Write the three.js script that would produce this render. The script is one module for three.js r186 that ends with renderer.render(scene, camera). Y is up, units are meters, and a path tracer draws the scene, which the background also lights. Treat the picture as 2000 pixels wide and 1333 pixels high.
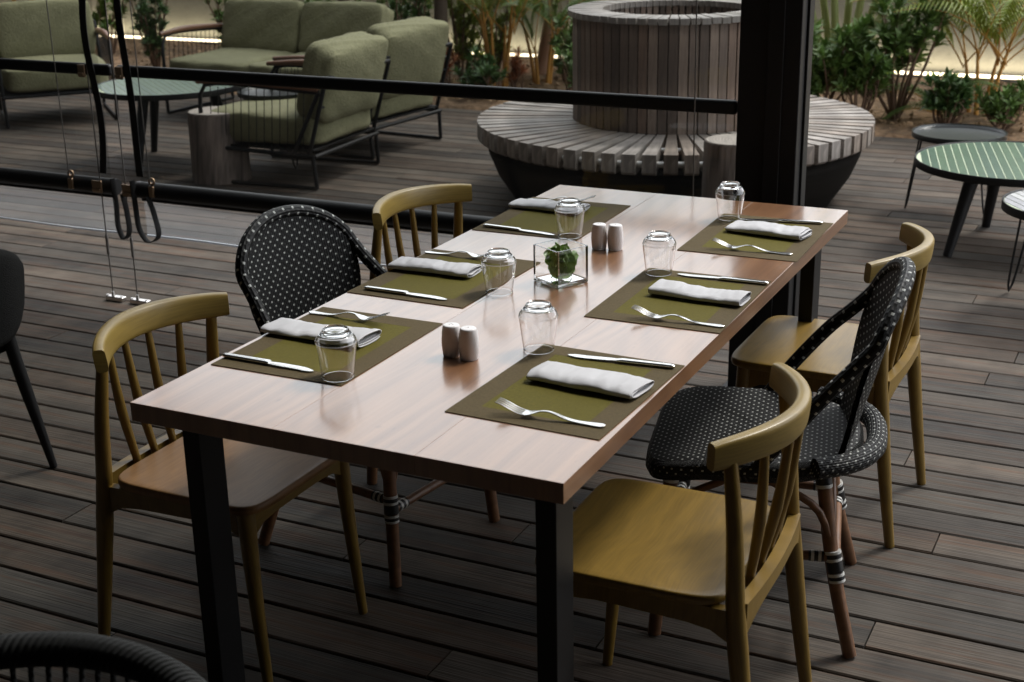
import * as THREE from 'three';
import { mergeGeometries } from 'three/addons/utils/BufferGeometryUtils.js';
import { RoundedBoxGeometry } from 'three/addons/geometries/RoundedBoxGeometry.js';
import { RectAreaLightUniformsLib } from 'three/addons/lights/RectAreaLightUniformsLib.js';

// ---------------------------------------------------------------- camera, sky, sun, exposure
const scene = new THREE.Scene();
const camera = new THREE.PerspectiveCamera(27.73, 1.5, 0.05, 400);
{
  const bx = new THREE.Vector3(0.8991, -0.0179, -0.4375), bz = new THREE.Vector3(0.4186, 0.328, 0.8469).normalize();
  const by = new THREE.Vector3().crossVectors(bz, bx).normalize(); bx.crossVectors(by, bz);
  camera.quaternion.setFromRotationMatrix(new THREE.Matrix4().makeBasis(bx, by, bz));
  camera.position.set(1.2845, 1.7065, 2.8664);
  camera.focus = 3.3; camera.userData.fStop = 6.3;
}
scene.add(camera); camera.updateMatrixWorld(true); camera.updateProjectionMatrix();

const renderer = new THREE.WebGLRenderer({ antialias: true });
renderer.toneMapping = THREE.LinearToneMapping;
renderer.toneMappingExposure = 2.6;
renderer.shadowMap.enabled = true;

function mulberry(a) { return () => { a |= 0; a = a + 0x6D2B79F5 | 0; let t = Math.imul(a ^ a >>> 15, 1 | a); t = t + Math.imul(t ^ t >>> 7, 61 | t) ^ t; return ((t ^ t >>> 14) >>> 0) / 4294967296; }; }
const rnd = mulberry(20240611);
const rr = (a, b) => a + (b - a) * rnd();
const clamp = (v, a = 0, b = 1) => Math.min(b, Math.max(a, v));
const mix = (a, b, t) => a + (b - a) * t;
const smooth = (a, b, x) => { const t = clamp((x - a) / (b - a)); return t * t * (3 - 2 * t); };
const V3 = (x, y, z) => new THREE.Vector3(x, y, z);
const D2R = Math.PI / 180;

// periodic value noise and fbm on a unit tile
function lattice(nx, ny, seed) { const r = mulberry(seed), a = new Float32Array(nx * ny); for (let i = 0; i < a.length; i++) a[i] = r(); return a; }
function tileNoise(nx, ny, seed) {
  const a = lattice(nx, ny, seed);
  return (u, v) => {
    let x = u * nx, y = v * ny; const x0 = Math.floor(x), y0 = Math.floor(y); let fx = x - x0, fy = y - y0; fx = fx * fx * (3 - 2 * fx); fy = fy * fy * (3 - 2 * fy);
    const i0 = ((x0 % nx) + nx) % nx, i1 = (i0 + 1) % nx, j0 = ((y0 % ny) + ny) % ny, j1 = (j0 + 1) % ny;
    return mix(mix(a[j0 * nx + i0], a[j0 * nx + i1], fx), mix(a[j1 * nx + i0], a[j1 * nx + i1], fx), fy);
  };
}
function tileFbm(nx, ny, oct, seed) { const l = []; for (let o = 0; o < oct; o++) l.push(tileNoise(nx << o, ny << o, seed + o * 17)); return (u, v) => { let s = 0, w = 0.5, t = 0; for (const n of l) { s += w * n(u, v); t += w; w *= 0.5; } return s / t; }; }

// overcast sky: even white cloud with a soft mottling
{
  const w = 256, h = 128, d = new Float32Array(w * h * 4), n = tileFbm(5, 4, 4, 77);
  for (let j = 0; j < h; j++) for (let i = 0; i < w; i++) {
    const c = 0.9 + 0.2 * n(i / w, j / h), k = (j * w + i) * 4;
    d[k] = 0.97 * c; d[k + 1] = 1.0 * c; d[k + 2] = 1.05 * c; d[k + 3] = 1;
  }
  const sky = new THREE.DataTexture(d, w, h, THREE.RGBAFormat, THREE.FloatType);
  sky.mapping = THREE.EquirectangularReflectionMapping; sky.magFilter = sky.minFilter = THREE.LinearFilter; sky.needsUpdate = true;
  scene.background = sky; scene.environment = sky; scene.backgroundIntensity = 1; scene.environmentIntensity = 1;
}
const sun = new THREE.DirectionalLight(new THREE.Color().setRGB(1, 0.96, 0.9), 1.05);
sun.position.set(4.0, 18, -17); sun.target.position.set(-2, 0, -4); sun.castShadow = true; sun.shadow.radius = 26;
Object.assign(sun.shadow.camera, { left: -16, right: 16, top: 16, bottom: -16, near: 1, far: 60 }); sun.shadow.mapSize.set(2048, 2048);
scene.add(sun, sun.target);

// ---------------------------------------------------------------- helpers
const used = {};
function numbered(n) { const k = used[n] = (used[n] ?? -1) + 1; return k ? `${n}_${String(k).padStart(3, '0')}` : n; }
function tag(o, label, category, group, kind) { o.userData.label = label; if (category) o.userData.category = category; if (group) o.userData.group = group; if (kind) o.userData.kind = kind; return o; }
function thing(name, label, category, pos = [0, 0, 0], turn = 0, group, kind) {
  const o = new THREE.Group(); o.name = numbered(name); o.position.set(...pos); o.rotation.y = turn; scene.add(o);
  return tag(o, label, category, group, kind);
}
function shade(m) { m.castShadow = m.receiveShadow = true; return m; }
function part(name, geo, mat, parent) {
  const g = Array.isArray(geo) ? join(geo) : geo;
  const m = shade(new THREE.Mesh(g, mat)); m.name = parent === scene ? numbered(name) : name; parent.add(m); return m;
}
function join(list) {
  const l = list.map(g => { const q = g.index ? g.toNonIndexed() : g; for (const k of Object.keys(q.attributes)) if (!['position', 'normal', 'uv', 'color'].includes(k)) q.deleteAttribute(k); return q; });
  const anyC = l.some(g => g.attributes.color);
  for (const g of l) {
    if (!g.attributes.uv) g.setAttribute('uv', new THREE.BufferAttribute(new Float32Array(g.attributes.position.count * 2), 2));
    if (anyC && !g.attributes.color) g.setAttribute('color', new THREE.BufferAttribute(new Float32Array(g.attributes.position.count * 3).fill(1), 3));
  }
  return mergeGeometries(l);
}
function copyOf(src, pos, turn, label) { const c = src.clone(); c.name = numbered(src.name.replace(/_\d{3}$/, '')); c.userData = { ...src.userData }; if (label) c.userData.label = label; c.position.set(...pos); c.rotation.y = turn; scene.add(c); return c; }

// uv in metres from the dominant axis of each face (non-indexed result)
function metric(g, su = 1, ou = 0, ov = 0) {
  g = g.index ? g.toNonIndexed() : g; const p = g.attributes.position, n = g.attributes.normal, uv = new Float32Array(p.count * 2);
  for (let i = 0; i < p.count; i += 3) {
    let ax = 0, ay = 0, az = 0; for (let k = 0; k < 3; k++) { ax += Math.abs(n.getX(i + k)); ay += Math.abs(n.getY(i + k)); az += Math.abs(n.getZ(i + k)); }
    for (let k = 0; k < 3; k++) {
      const q = i + k, x = p.getX(q), y = p.getY(q), z = p.getZ(q); let a, b;
      if (ay >= ax && ay >= az) { a = x; b = z; } else if (az >= ax) { a = x; b = y; } else { a = y; b = z; }
      uv[q * 2] = a * su + ou; uv[q * 2 + 1] = b * su + ov;
    }
  }
  g.setAttribute('uv', new THREE.BufferAttribute(uv, 2)); return g;
}
const place = (g, x = 0, y = 0, z = 0, rx = 0, ry = 0, rz = 0) => { g.applyMatrix4(new THREE.Matrix4().compose(V3(x, y, z), new THREE.Quaternion().setFromEuler(new THREE.Euler(rx, ry, rz)), V3(1, 1, 1))); return g; };
const box = (w, h, d, x = 0, y = 0, z = 0) => metric(new THREE.BoxGeometry(w, h, d)).translate(x, y, z);
const rbox = (w, h, d, r, x = 0, y = 0, z = 0, s = 2) => metric(new RoundedBoxGeometry(w, h, d, s, r)).translate(x, y, z);

// closed rings of points -> surface with caps
function rings(R, { cap = [1, 1], closed = false, uvs = [1, 1] } = {}) {
  const m = R.length, n = R[0].length, pos = [], uv = [], idx = []; let v = 0;
  for (let i = 0; i < m + (closed ? 1 : 0); i++) {
    const r = R[i % m]; if (i) v += r[0].distanceTo(R[(i - 1) % m][0]); let u = 0;
    for (let j = 0; j <= n; j++) { const p = r[j % n]; if (j) u += p.distanceTo(r[j - 1]); pos.push(p.x, p.y, p.z); uv.push(u * uvs[0], v * uvs[1]); }
  }
  const M = m + (closed ? 1 : 0);
  for (let i = 0; i < M - 1; i++) for (let j = 0; j < n; j++) { const a = i * (n + 1) + j, b = a + 1, c = a + n + 1, d = c + 1; idx.push(a, c, b, b, c, d); }
  let g = new THREE.BufferGeometry(); g.setAttribute('position', new THREE.Float32BufferAttribute(pos, 3)); g.setAttribute('uv', new THREE.Float32BufferAttribute(uv, 2)); g.setIndex(idx); g.computeVertexNormals();
  const N = g.attributes.normal, w = V3();
  for (let i = 0; i < M; i++) { const a = i * (n + 1), b = a + n; w.set(N.getX(a) + N.getX(b), N.getY(a) + N.getY(b), N.getZ(a) + N.getZ(b)).normalize(); N.setXYZ(a, w.x, w.y, w.z); N.setXYZ(b, w.x, w.y, w.z); }
  if (closed) for (let j = 0; j <= n; j++) { const a = j, b = (M - 1) * (n + 1) + j; w.set(N.getX(a) + N.getX(b), N.getY(a) + N.getY(b), N.getZ(a) + N.getZ(b)).normalize(); N.setXYZ(a, w.x, w.y, w.z); N.setXYZ(b, w.x, w.y, w.z); }
  const out = [g.toNonIndexed()];
  if (!closed) [0, 1].forEach(e => {
    if (!cap[e]) return; const r = e ? R[m - 1] : R[0], c = V3(); r.forEach(p => c.add(p)); c.multiplyScalar(1 / n); const P = [], Uv = [];
    for (let j = 0; j < n; j++) { const a = r[j], b = r[(j + 1) % n]; const t = e ? [c, a, b] : [c, b, a]; for (const p of t) { P.push(p.x, p.y, p.z); Uv.push(p.x + p.z, p.y + p.z); } }
    const q = new THREE.BufferGeometry(); q.setAttribute('position', new THREE.Float32BufferAttribute(P, 3)); q.setAttribute('uv', new THREE.Float32BufferAttribute(Uv, 2)); q.computeVertexNormals(); out.push(q);
  });
  return join(out);
}
// swept tube along points with a radius per point (number or function of t)
function tube(pts, rad, radial = 8, steps = 0, closed = false, section) {
  const P = pts.map(p => Array.isArray(p) ? V3(...p) : p), curve = P.length === 2 ? new THREE.LineCurve3(P[0], P[1]) : new THREE.CatmullRomCurve3(P, closed, 'centripetal');
  const n = steps || (P.length === 2 ? 1 : (P.length - 1) * 5), F = curve.computeFrenetFrames(n, closed), R = [];
  for (let i = 0; i < n + (closed ? 0 : 1); i++) {
    const t = i / n, c = P.length === 2 ? curve.getPoint(t) : curve.getPointAt(t), r = typeof rad === 'function' ? rad(t) : Array.isArray(rad) ? (() => { const f = t * (rad.length - 1), k = Math.min(rad.length - 2, Math.floor(f)); return mix(rad[k], rad[k + 1], f - k); })() : rad, ring = [];
    for (let j = 0; j < radial; j++) { const a = j / radial * Math.PI * 2, ca = Math.cos(a), sa = Math.sin(a); ring.push(c.clone().addScaledVector(F.normals[i], ca * r).addScaledVector(F.binormals[i], sa * r)); }
    R.push(ring);
  }
  return rings(R, { closed });
}
const rod = (a, b, r0, r1 = r0, radial = 8) => tube([a, b], [r0, r1], radial, 3);
// soft cushion: rounded block with a swell and slight unevenness
const cushN = tileFbm(6, 6, 3, 901);
function cushion(w, h, d, puff = 0.02, e = 5, seg = 14, wob = 0.008) {
  const g = new THREE.BoxGeometry(1, 1, 1, seg, seg, seg), p = g.attributes.position;
  for (let i = 0; i < p.count; i++) {
    let x = p.getX(i) * 2, y = p.getY(i) * 2, z = p.getZ(i) * 2; const L = Math.pow(Math.pow(Math.abs(x), e) + Math.pow(Math.abs(y), e) + Math.pow(Math.abs(z), e), 1 / e) || 1, m = Math.max(Math.abs(x), Math.abs(y), Math.abs(z)); x *= m / L; y *= m / L; z *= m / L;
    const k = cushN(x * 0.4 + 0.3, z * 0.4 + y * 0.37) - 0.5, k2 = cushN(y * 0.5 + 0.1, x * 0.45 + z * 0.3) - 0.5;
    const bx = puff * (1 - y * y) * (1 - z * z), by = puff * (1 - x * x) * (1 - z * z), bz = puff * (1 - x * x) * (1 - y * y);
    p.setXYZ(i, x * (w / 2 + bx) + k * wob, y * (h / 2 + by) + k2 * wob * 2, z * (d / 2 + bz) + k * wob);
  }
  g.deleteAttribute('uv'); g.deleteAttribute('normal');
  // weld by position for smooth shading
  const key = new Map(), map = [], q = [], ix = g.index.array;
  for (let i = 0; i < p.count; i++) { const s = `${p.getX(i).toFixed(5)},${p.getY(i).toFixed(5)},${p.getZ(i).toFixed(5)}`; if (!key.has(s)) { key.set(s, q.length / 3); q.push(p.getX(i), p.getY(i), p.getZ(i)); } map.push(key.get(s)); }
  const o = new THREE.BufferGeometry(); o.setAttribute('position', new THREE.Float32BufferAttribute(q, 3)); o.setIndex(Array.from(ix, i => map[i])); o.computeVertexNormals();
  return metric(o);
}

// ---------------------------------------------------------------- textures
const lin2s = v => v <= 0.0031308 ? v * 12.92 : 1.055 * Math.pow(v, 1 / 2.4) - 0.055;
function colorTex(w, h, fn, rx = 1, ry = 1) {
  const d = new Uint8Array(w * h * 4);
  for (let j = 0; j < h; j++) for (let i = 0; i < w; i++) { const c = fn(i / w, j / h, i, j), k = (j * w + i) * 4; for (let q = 0; q < 3; q++) d[k + q] = 255 * lin2s(clamp(c[q])); d[k + 3] = 255; }
  return fin(new THREE.DataTexture(d, w, h), rx, ry, true);
}
function grayTex(w, h, fn, rx = 1, ry = 1) {
  const d = new Uint8Array(w * h * 4);
  for (let j = 0; j < h; j++) for (let i = 0; i < w; i++) { const c = 255 * clamp(fn(i / w, j / h, i, j)), k = (j * w + i) * 4; d[k] = d[k + 1] = d[k + 2] = c; d[k + 3] = 255; }
  return fin(new THREE.DataTexture(d, w, h), rx, ry, false);
}
function fin(t, rx, ry, col) { t.wrapS = t.wrapT = THREE.RepeatWrapping; t.magFilter = THREE.LinearFilter; t.minFilter = THREE.LinearMipmapLinearFilter; t.generateMipmaps = true; t.repeat.set(rx, ry); if (col) t.colorSpace = THREE.SRGBColorSpace; t.needsUpdate = true; return t; }
const lin = (r, g, b) => new THREE.Color().setRGB(r, g, b);
const std = o => new THREE.MeshStandardMaterial(o), phy = o => new THREE.MeshPhysicalMaterial(o);
// ---------------------------------------------------------------- setting: deck, ground, building
const M = {};
{
  const s1 = tileFbm(6, 90, 3, 11), s2 = tileFbm(14, 220, 2, 23), b1 = tileFbm(5, 7, 4, 31), b2 = tileFbm(9, 40, 3, 47);
  const tone = (u, v) => { const g = 0.64 + 0.4 * (s1(u, v) - 0.5) + 0.34 * (s2(u, v) - 0.5) + 1.15 * (b1(u, v) - 0.5) + 0.3 * (b2(v, u) - 0.5); return g; };
  M.deckMap = colorTex(1024, 512, (u, v) => { const g = clamp(tone(u, v), 0.14, 1), r = smooth(0.52, 0.72, b2(u, v)); return [g * mix(1, 1.08, r), g * mix(0.985, 0.86, r), g * mix(0.95, 0.74, r)]; }, 1 / 2.4, 1 / 0.6);
  M.deckBump = grayTex(1024, 512, (u, v) => 0.5 + 0.9 * (s2(u, v) - 0.5) + 0.5 * (s1(u, v) - 0.5), 1 / 2.4, 1 / 0.6);
  M.deckRough = grayTex(512, 256, (u, v) => 0.82 + 0.4 * (b1(u, v) - 0.5) + 0.2 * (s1(u, v) - 0.5), 1 / 2.4, 1 / 0.6);
  const tones = [[0.112, 0.1, 0.089], [0.14, 0.125, 0.11], [0.088, 0.08, 0.073], [0.122, 0.1, 0.083], [0.105, 0.098, 0.09], [0.152, 0.132, 0.114]];
  M.deck = tones.map(c => phy({ color: lin(...[c[0] * 0.84, c[1] * 0.8, c[2] * 0.76]), specularIntensity: 0.5, map: M.deckMap, bumpMap: M.deckBump, bumpScale: 0.0014, roughness: 1, roughnessMap: M.deckRough }));
}
{
  const deck = thing('deck', 'weathered timber deck of long grey brown boards running under the furniture', 'deck', [0, 0, 0], 0, null, 'structure');
  const pitch = 0.13, bw = 0.1222, th = 0.024, z0 = 0.189, geos = new Map();
  const prof = [[0, -th], [bw, -th], [bw, -0.0035], [bw - 0.0035, 0], [0.0035, 0], [0, -0.0035]];
  function boardGeo(len, k) {
    const key = len.toFixed(1) + '_' + k; if (geos.has(key)) return geos.get(key);
    const R = [0.002, len - 0.002].map(x => prof.map(p => V3(x, p[1], p[0] - bw / 2)).reverse());
    let g = metric(rings(R), 1, k * 0.417, k * 0.173);
    g.computeVertexNormals(); geos.set(key, g); return g;
  }
  const v = V3(), lens = [1.6, 2.1, 2.6, 3.2], mine = [], rest = [];
  for (let row = Math.ceil((-6.12 - z0) / pitch); z0 + row * pitch < 4.4; row++) {
    const z = z0 + row * pitch + pitch / 2; let x = -13 - rnd() * 2;
    while (x < 6.4) {
      const len = lens[Math.floor(rnd() * 4)], k = Math.floor(rnd() * 7), mt = Math.floor(rnd() * 6); let seen = 0;
      for (let q = 0; q <= 8; q++) { v.set(x + len * q / 8, 0, z).project(camera); if (Math.abs(v.x) < 1.03 && Math.abs(v.y) < 1.03 && v.z < 1) seen++; }
      const near = seen * 1 / (0.6 + Math.hypot(z - 2.87, x + len / 2 - 1.28));
      (seen && z > -4.6 ? mine : rest).push({ x, z, len, k, mt, near }); x += len;
    }
  }
  mine.sort((a, b) => b.near - a.near); rest.push(...mine.splice(290));
  for (const b of mine) { const m = part('board', boardGeo(b.len, b.k), M.deck[b.mt], deck); m.position.set(b.x, rr(-0.0012, 0.0006), b.z); m.rotation.x = rr(-0.006, 0.006); }
  for (let t = 0; t < 6; t++) { const l = rest.filter(b => b.mt === t).map(b => boardGeo(b.len, b.k).clone().translate(b.x, 0, b.z)); if (l.length) part('boards', l, M.deck[t], deck).userData.kind = 'stuff'; }
  part('joists', [...Array(12)].map((_, i) => box(0.06, 0.08, 10.6, -12 + i * 1.6, -0.066, -0.85)), std({ color: lin(0.03, 0.025, 0.02), roughness: 1 }), deck);
}
{
  const n1 = tileFbm(40, 40, 4, 5), n2 = tileFbm(7, 7, 4, 8);
  const map = colorTex(1024, 1024, (u, v) => { const a = n1(u, v), b = n2(u, v), g = 0.35 + 0.9 * a * a + 0.35 * (b - 0.5); return [g, g * (0.9 - 0.12 * b), g * (0.78 - 0.2 * b)]; }, 1 / 2.2, 1 / 2.2);
  const bump = grayTex(1024, 1024, (u, v) => n1(u, v), 1 / 2.2, 1 / 2.2);
  M.soil = std({ color: lin(0.36, 0.27, 0.19), map, bumpMap: bump, bumpScale: 0.03, roughness: 1 });
  const g = new THREE.PlaneGeometry(300, 300, 4, 4).rotateX(-Math.PI / 2).translate(0, -0.14, 0);
  tag(part('ground', metric(g), M.soil, scene), 'bare sandy ground under and around the deck', 'ground', null, 'structure');
  // garden bed mounded slightly with lumpy soil
  const W = 22, D = 2.5, b = new THREE.PlaneGeometry(W, D, 260, 40).rotateX(-Math.PI / 2), p = b.attributes.position, h1 = tileFbm(70, 9, 3, 61);
  for (let i = 0; i < p.count; i++) { const u = p.getX(i) / W + 0.5, w = p.getZ(i) / D + 0.5; p.setY(i, -0.012 + 0.05 * smooth(1, 0.8, w) * (h1(u, w)) + 0.02 * (h1(u * 3 % 1, w * 3 % 1) - 0.5) - 0.1 * smooth(0.99, 1, w)); }
  b.computeVertexNormals(); b.translate(-4, 0, -7.405);
  tag(part('garden_soil', metric(b), M.soil, scene), 'sandy garden bed strewn with litter between deck and wall', 'garden bed', null, 'structure');
  // loose litter on the bed: chips and small stones
  const L = [], r = mulberry(404);
  for (let i = 0; i < 2600; i++) { const s = 0.006 + 0.018 * r() * r(), q = new THREE.TetrahedronGeometry(s, r() < 0.4 ? 1 : 0); q.scale(1 + r(), 0.45, 1 + r() * 0.6); place(q, -9 + r() * 10, 0.016 + 0.02 * r(), -6.2 - 2.3 * r(), r(), r() * 6, r()); const c = 0.35 + 0.65 * r(), a = new Float32Array(q.attributes.position.count * 3); for (let k = 0; k < a.length; k += 3) { a[k] = c; a[k + 1] = c * 0.8; a[k + 2] = c * 0.6; } q.setAttribute('color', new THREE.BufferAttribute(a, 3)); L.push(q); }
  tag(part('leaf_litter', L, std({ color: lin(0.5, 0.42, 0.33), vertexColors: true, roughness: 1 }), scene), 'scattered bark chips and dry leaf litter over the garden bed', 'litter', null, 'stuff');
}
{
  const n = tileFbm(8, 8, 5, 91), n2 = tileFbm(60, 60, 2, 97);
  const map = colorTex(512, 512, (u, v) => { const g = 0.8 + 0.3 * (n(u, v) - 0.5) + 0.12 * (n2(u, v) - 0.5); return [g, g * 0.99, g * 0.95]; }, 1 / 2.6, 1 / 2.6);
  M.plaster = std({ color: lin(0.27, 0.275, 0.255), map, roughness: 0.9, bumpMap: grayTex(256, 256, (u, v) => n2(u, v), 1 / 0.6, 1 / 0.6), bumpScale: 0.002 });
  const wall = thing('garden_wall', 'long pale plastered garden wall behind the planting', 'wall', [-4, 0, -8.78]);
  part('wall_face', box(26, 2.2, 0.2, 0, 1.0, 0), M.plaster, wall);
  part('coping', rbox(26.1, 0.06, 0.28, 0.01, 0, 2.131, 0), std({ color: lin(0.25, 0.24, 0.22), roughness: 0.85, map }), wall);
  // light strip along the foot of the wall
  RectAreaLightUniformsLib.init();
  const led = thing('light_strip', 'warm white light strip glowing along the foot of the garden wall', 'light strip', [-4, 0.02, -8.6]);
  part('channel', box(25, 0.02, 0.05, 0, 0, 0), std({ color: lin(0.2, 0.2, 0.2), roughness: 0.5, metalness: 0.6 }), led);
  part('diffuser', rbox(25, 0.022, 0.03, 0.006, 0, 0.0215, 0), std({ color: lin(0.8, 0.75, 0.65), emissive: lin(1, 0.8, 0.52), emissiveIntensity: 2.2, roughness: 0.6 }), led);
  const ra = new THREE.RectAreaLight(new THREE.Color().setRGB(1, 0.83, 0.56), 16, 25, 0.03); ra.position.set(0, 0.036, 0); ra.lookAt(0, 1, 0); ra.rotation.set(Math.PI / 2, 0, 0); led.add(ra);
}
{
  M.dark = std({ color: lin(0.03, 0.03, 0.03), roughness: 0.85 });
  M.ceil = std({ color: lin(0.05, 0.047, 0.043), roughness: 0.9 });
  const roof = part('roof', box(19, 0.3, 7.0, -5.4, 5.55, 1.9), M.ceil, scene);
  tag(roof, 'dark flat roof over the terrace and lounge', 'roof', null, 'structure');
  tag(part('wall_back', box(22, 5.6, 0.2, -4.2, 2.6, 5.2), M.dark, scene), 'dark rear wall closing the dining room', 'wall', null, 'structure');
  tag(part('wall_side', box(0.2, 5.6, 6.5, -3.8, 2.6, 1.95), M.dark, scene), 'dark side wall of the dining room', 'wall', null, 'structure');
  tag(part('wall_open_side', box(0.2, 5.6, 5.2, 2.9, 2.6, 2.5), M.dark, scene), 'dark side wall beside the open end of the terrace', 'wall', null, 'structure');
}
{
  // the storeys above the terrace and the wing that closes the courtyard
  const face = std({ color: lin(0.07, 0.065, 0.06), roughness: 0.8 }), glassD = std({ color: lin(0.02, 0.022, 0.025), roughness: 0.15 });
  const up = thing('upper_storeys', 'dark upper storeys of the building above the terrace roof', 'building', [0, 5.7, 0]);
  part('facade', box(30, 12, 6.8, -5.4, 6, 1.9), face, up);
  for (let f = 0; f < 3; f++) for (let k = 0; k < 9; k++) part('window', box(2.2, 2.0, 0.06, -18 + k * 3.1, 2.2 + f * 3.6, -1.52), glassD, up);
  const can = thing('lounge_canopy', 'dark flat canopy projecting from the building over the lounge seats', 'canopy', [-7.9, 3.9, -3.2]);
  part('canopy_panel', box(8.0, 0.06, 2.8, 0, 0.06, 0), M.ceil, can);
  for (let k = 0; k < 5; k++) part('canopy_beam', box(0.08, 0.14, 3.0, -3.9 + k * 1.95, -0.045, 0.05), M.dark, can);
  part('canopy_edge', box(8.1, 0.16, 0.06, 0, 0.02, -1.48), M.dark, can);
  const wing = thing('courtyard_wing', 'dark building wing closing the far side of the courtyard', 'building', [-14.5, 0, -5]);
  part('facade', box(4, 9, 12, 0, 4.4, 0), face, wing);
  for (let f = 0; f < 2; f++) for (let k = 0; k < 4; k++) part('window', box(0.06, 2.0, 1.9, 2.02, 2.6 + f * 3.4, -4.4 + k * 2.9), glassD, wing);
}
// ---------------------------------------------------------------- steel column and clear roll-down curtains
{
  M.steel = phy({ color: lin(0.009, 0.009, 0.0095), roughness: 0.5, specularIntensity: 0.55 });
  M.webbing = std({ color: lin(0.01, 0.01, 0.01), roughness: 0.75 });
  const col = thing('steel_column', 'black steel roof column standing at the end of the clear curtain', 'column', [0.1025, 0, -1.4275]);
  part('shaft', [rbox(0.195, 5.4, 0.145, 0.004, 0, 2.7, 0)], M.steel, col);
  part('cover_strip', rbox(0.05, 5.38, 0.008, 0.002, 0.02, 2.69, 0.0765), M.steel, col);
  part('cover_strip', rbox(0.008, 5.38, 0.05, 0.002, 0.1015, 2.69, -0.01), M.steel, col);
  part('base_plate', rbox(0.24, 0.012, 0.19, 0.003, 0, 0.007, 0), M.steel, col);

  const wn = tileFbm(4, 6, 3, 301);
  M.film = phy({ color: lin(0.7, 0.715, 0.705), transmission: 1, thickness: 0, roughness: 0.03, ior: 1.45, side: THREE.DoubleSide });
  M.skirt = phy({ color: lin(0.84, 0.87, 0.9), transmission: 1, thickness: 0, roughness: 0.3, ior: 1.5, side: THREE.DoubleSide });
  M.chrome = std({ color: lin(0.62, 0.6, 0.57), metalness: 1, roughness: 0.28 });
  M.brass = std({ color: lin(0.36, 0.25, 0.16), metalness: 1, roughness: 0.4 });
  M.cable = std({ color: lin(0.16, 0.15, 0.14), metalness: 0.7, roughness: 0.45 });
  function sheet(x0, x1, y0, y1, amp, seed) {
    const nx = Math.ceil((x1 - x0) / 0.06), ny = Math.ceil((y1 - y0) / 0.06), g = new THREE.PlaneGeometry(x1 - x0, y1 - y0, nx, ny), p = g.attributes.position;
    for (let i = 0; i < p.count; i++) p.setZ(i, amp * (wn(p.getX(i) * 0.23 + seed, p.getY(i) * 0.21 + seed * 2) - 0.5) * 2);
    g.translate((x0 + x1) / 2, (y0 + y1) / 2, 0); g.computeVertexNormals(); return g;
  }
  function curtain(x0, x1, label, hems, seed) {
    const t = thing('clear_curtain', label, 'curtain', [0, 0, -1.375], 0, 'clear roll-down curtains');
    part('film', sheet(x0, x1, 0.5, 5.3, 0.012, seed), M.film, t);
    const sk = sheet(x0, x1, 0.293, 0.462, 0.012, seed + 0.4); part('skirt', sk, M.skirt, t);
    part('skirt_edge', tube([...Array(20)].map((_, i) => { const x = mix(x0, x1, i / 19); return [x, 0.293 + 0.004 * Math.sin(x * 5), 0.004 * Math.sin(x * 3)]; }), 0.0048, 5, 40), phy({ color: lin(0.8, 0.82, 0.85), roughness: 0.15, transmission: 0.5, thickness: 0 }), t);
    part('bottom_bar', tube([[x0 - 0.02, 0.484, 0], [x1 + 0.02, 0.484, 0]], 0.034, 14, 1), M.steel, t);
    part('bottom_pocket', rbox(x1 - x0, 0.016, 0.02, 0.004, (x0 + x1) / 2, 0.448, 0), M.webbing, t);
    part('middle_bar', rbox(x1 - x0 + 0.06, 0.046, 0.03, 0.012, (x0 + x1) / 2 + (hems[0] < -2.55 ? 0.03 : -0.03), 0.957, 0), M.steel, t);
    part('roll_tube', tube([[x0, 5.3, 0], [x1, 5.3, 0]], 0.06, 14, 1), M.webbing, t);
    for (const [hx, sgn] of [hems]) {
      const pts = []; for (let y = 5.3; y > 0.5; y -= 0.07) pts.push([hx + sgn * 0.012 * Math.sin(y * 9 + seed * 3) - 0.03 * sgn * smooth(1.1, 0.5, y) * 0.4, y, 0.02 + 0.012 * Math.sin(y * 7 + seed)]);
      const P = pts.map(q => V3(...q)), R = new THREE.CatmullRomCurve3(P).getPoints(160).map(c => [V3(c.x - 0.017, c.y, c.z + 0.002), V3(c.x + 0.017, c.y, c.z + 0.004), V3(c.x + 0.017, c.y, c.z), V3(c.x - 0.017, c.y, c.z - 0.002)].reverse());
      part('edge_hem', rings(R), M.webbing, t);
    }
    return t;
  }
  const c1 = curtain(-7.6, -2.61, 'clear plastic curtain hanging in front of the far lounge chairs', [-2.625, 1], 0.3);
  const c2 = curtain(-2.46, 0.0, 'clear plastic curtain between the tie-down cables and the black column', [-2.455, -1], 0.9);
  // straps with loops hanging below the bars, and buckles
  function strap(parent, x, dx) {
    const pts = [[x, 0.53, 0.04], [x + 0.006, 0.42, 0.042], [x + 0.012 + dx * 0.2, 0.33, 0.05], [x + 0.035 + dx * 0.5, 0.285, 0.05], [x + 0.06 + dx, 0.31, 0.046], [x + 0.058 + dx * 0.8, 0.40, 0.043], [x + 0.045 + dx * 0.6, 0.47, 0.042]];
    const R = new THREE.CatmullRomCurve3(pts.map(q => V3(...q))).getPoints(40), L = R.map((c, i) => { const a = R[Math.max(0, i - 1)], b = R[Math.min(R.length - 1, i + 1)], d = b.clone().sub(a).normalize(), n = V3(-d.y, d.x, 0); return [c.clone().addScaledVector(n, 0.0015).add(V3(0, 0, 0.01)), c.clone().addScaledVector(n, -0.0015).add(V3(0, 0, 0.01)), c.clone().addScaledVector(n, -0.0015).add(V3(0.008, 0, -0.01)), c.clone().addScaledVector(n, 0.0015).add(V3(0.008, 0, -0.01))]; });
    part('strap', rings(L), M.webbing, parent);
  }
  strap(c1, -2.575, 0.0); strap(c2, -2.475, 0.05);
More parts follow.
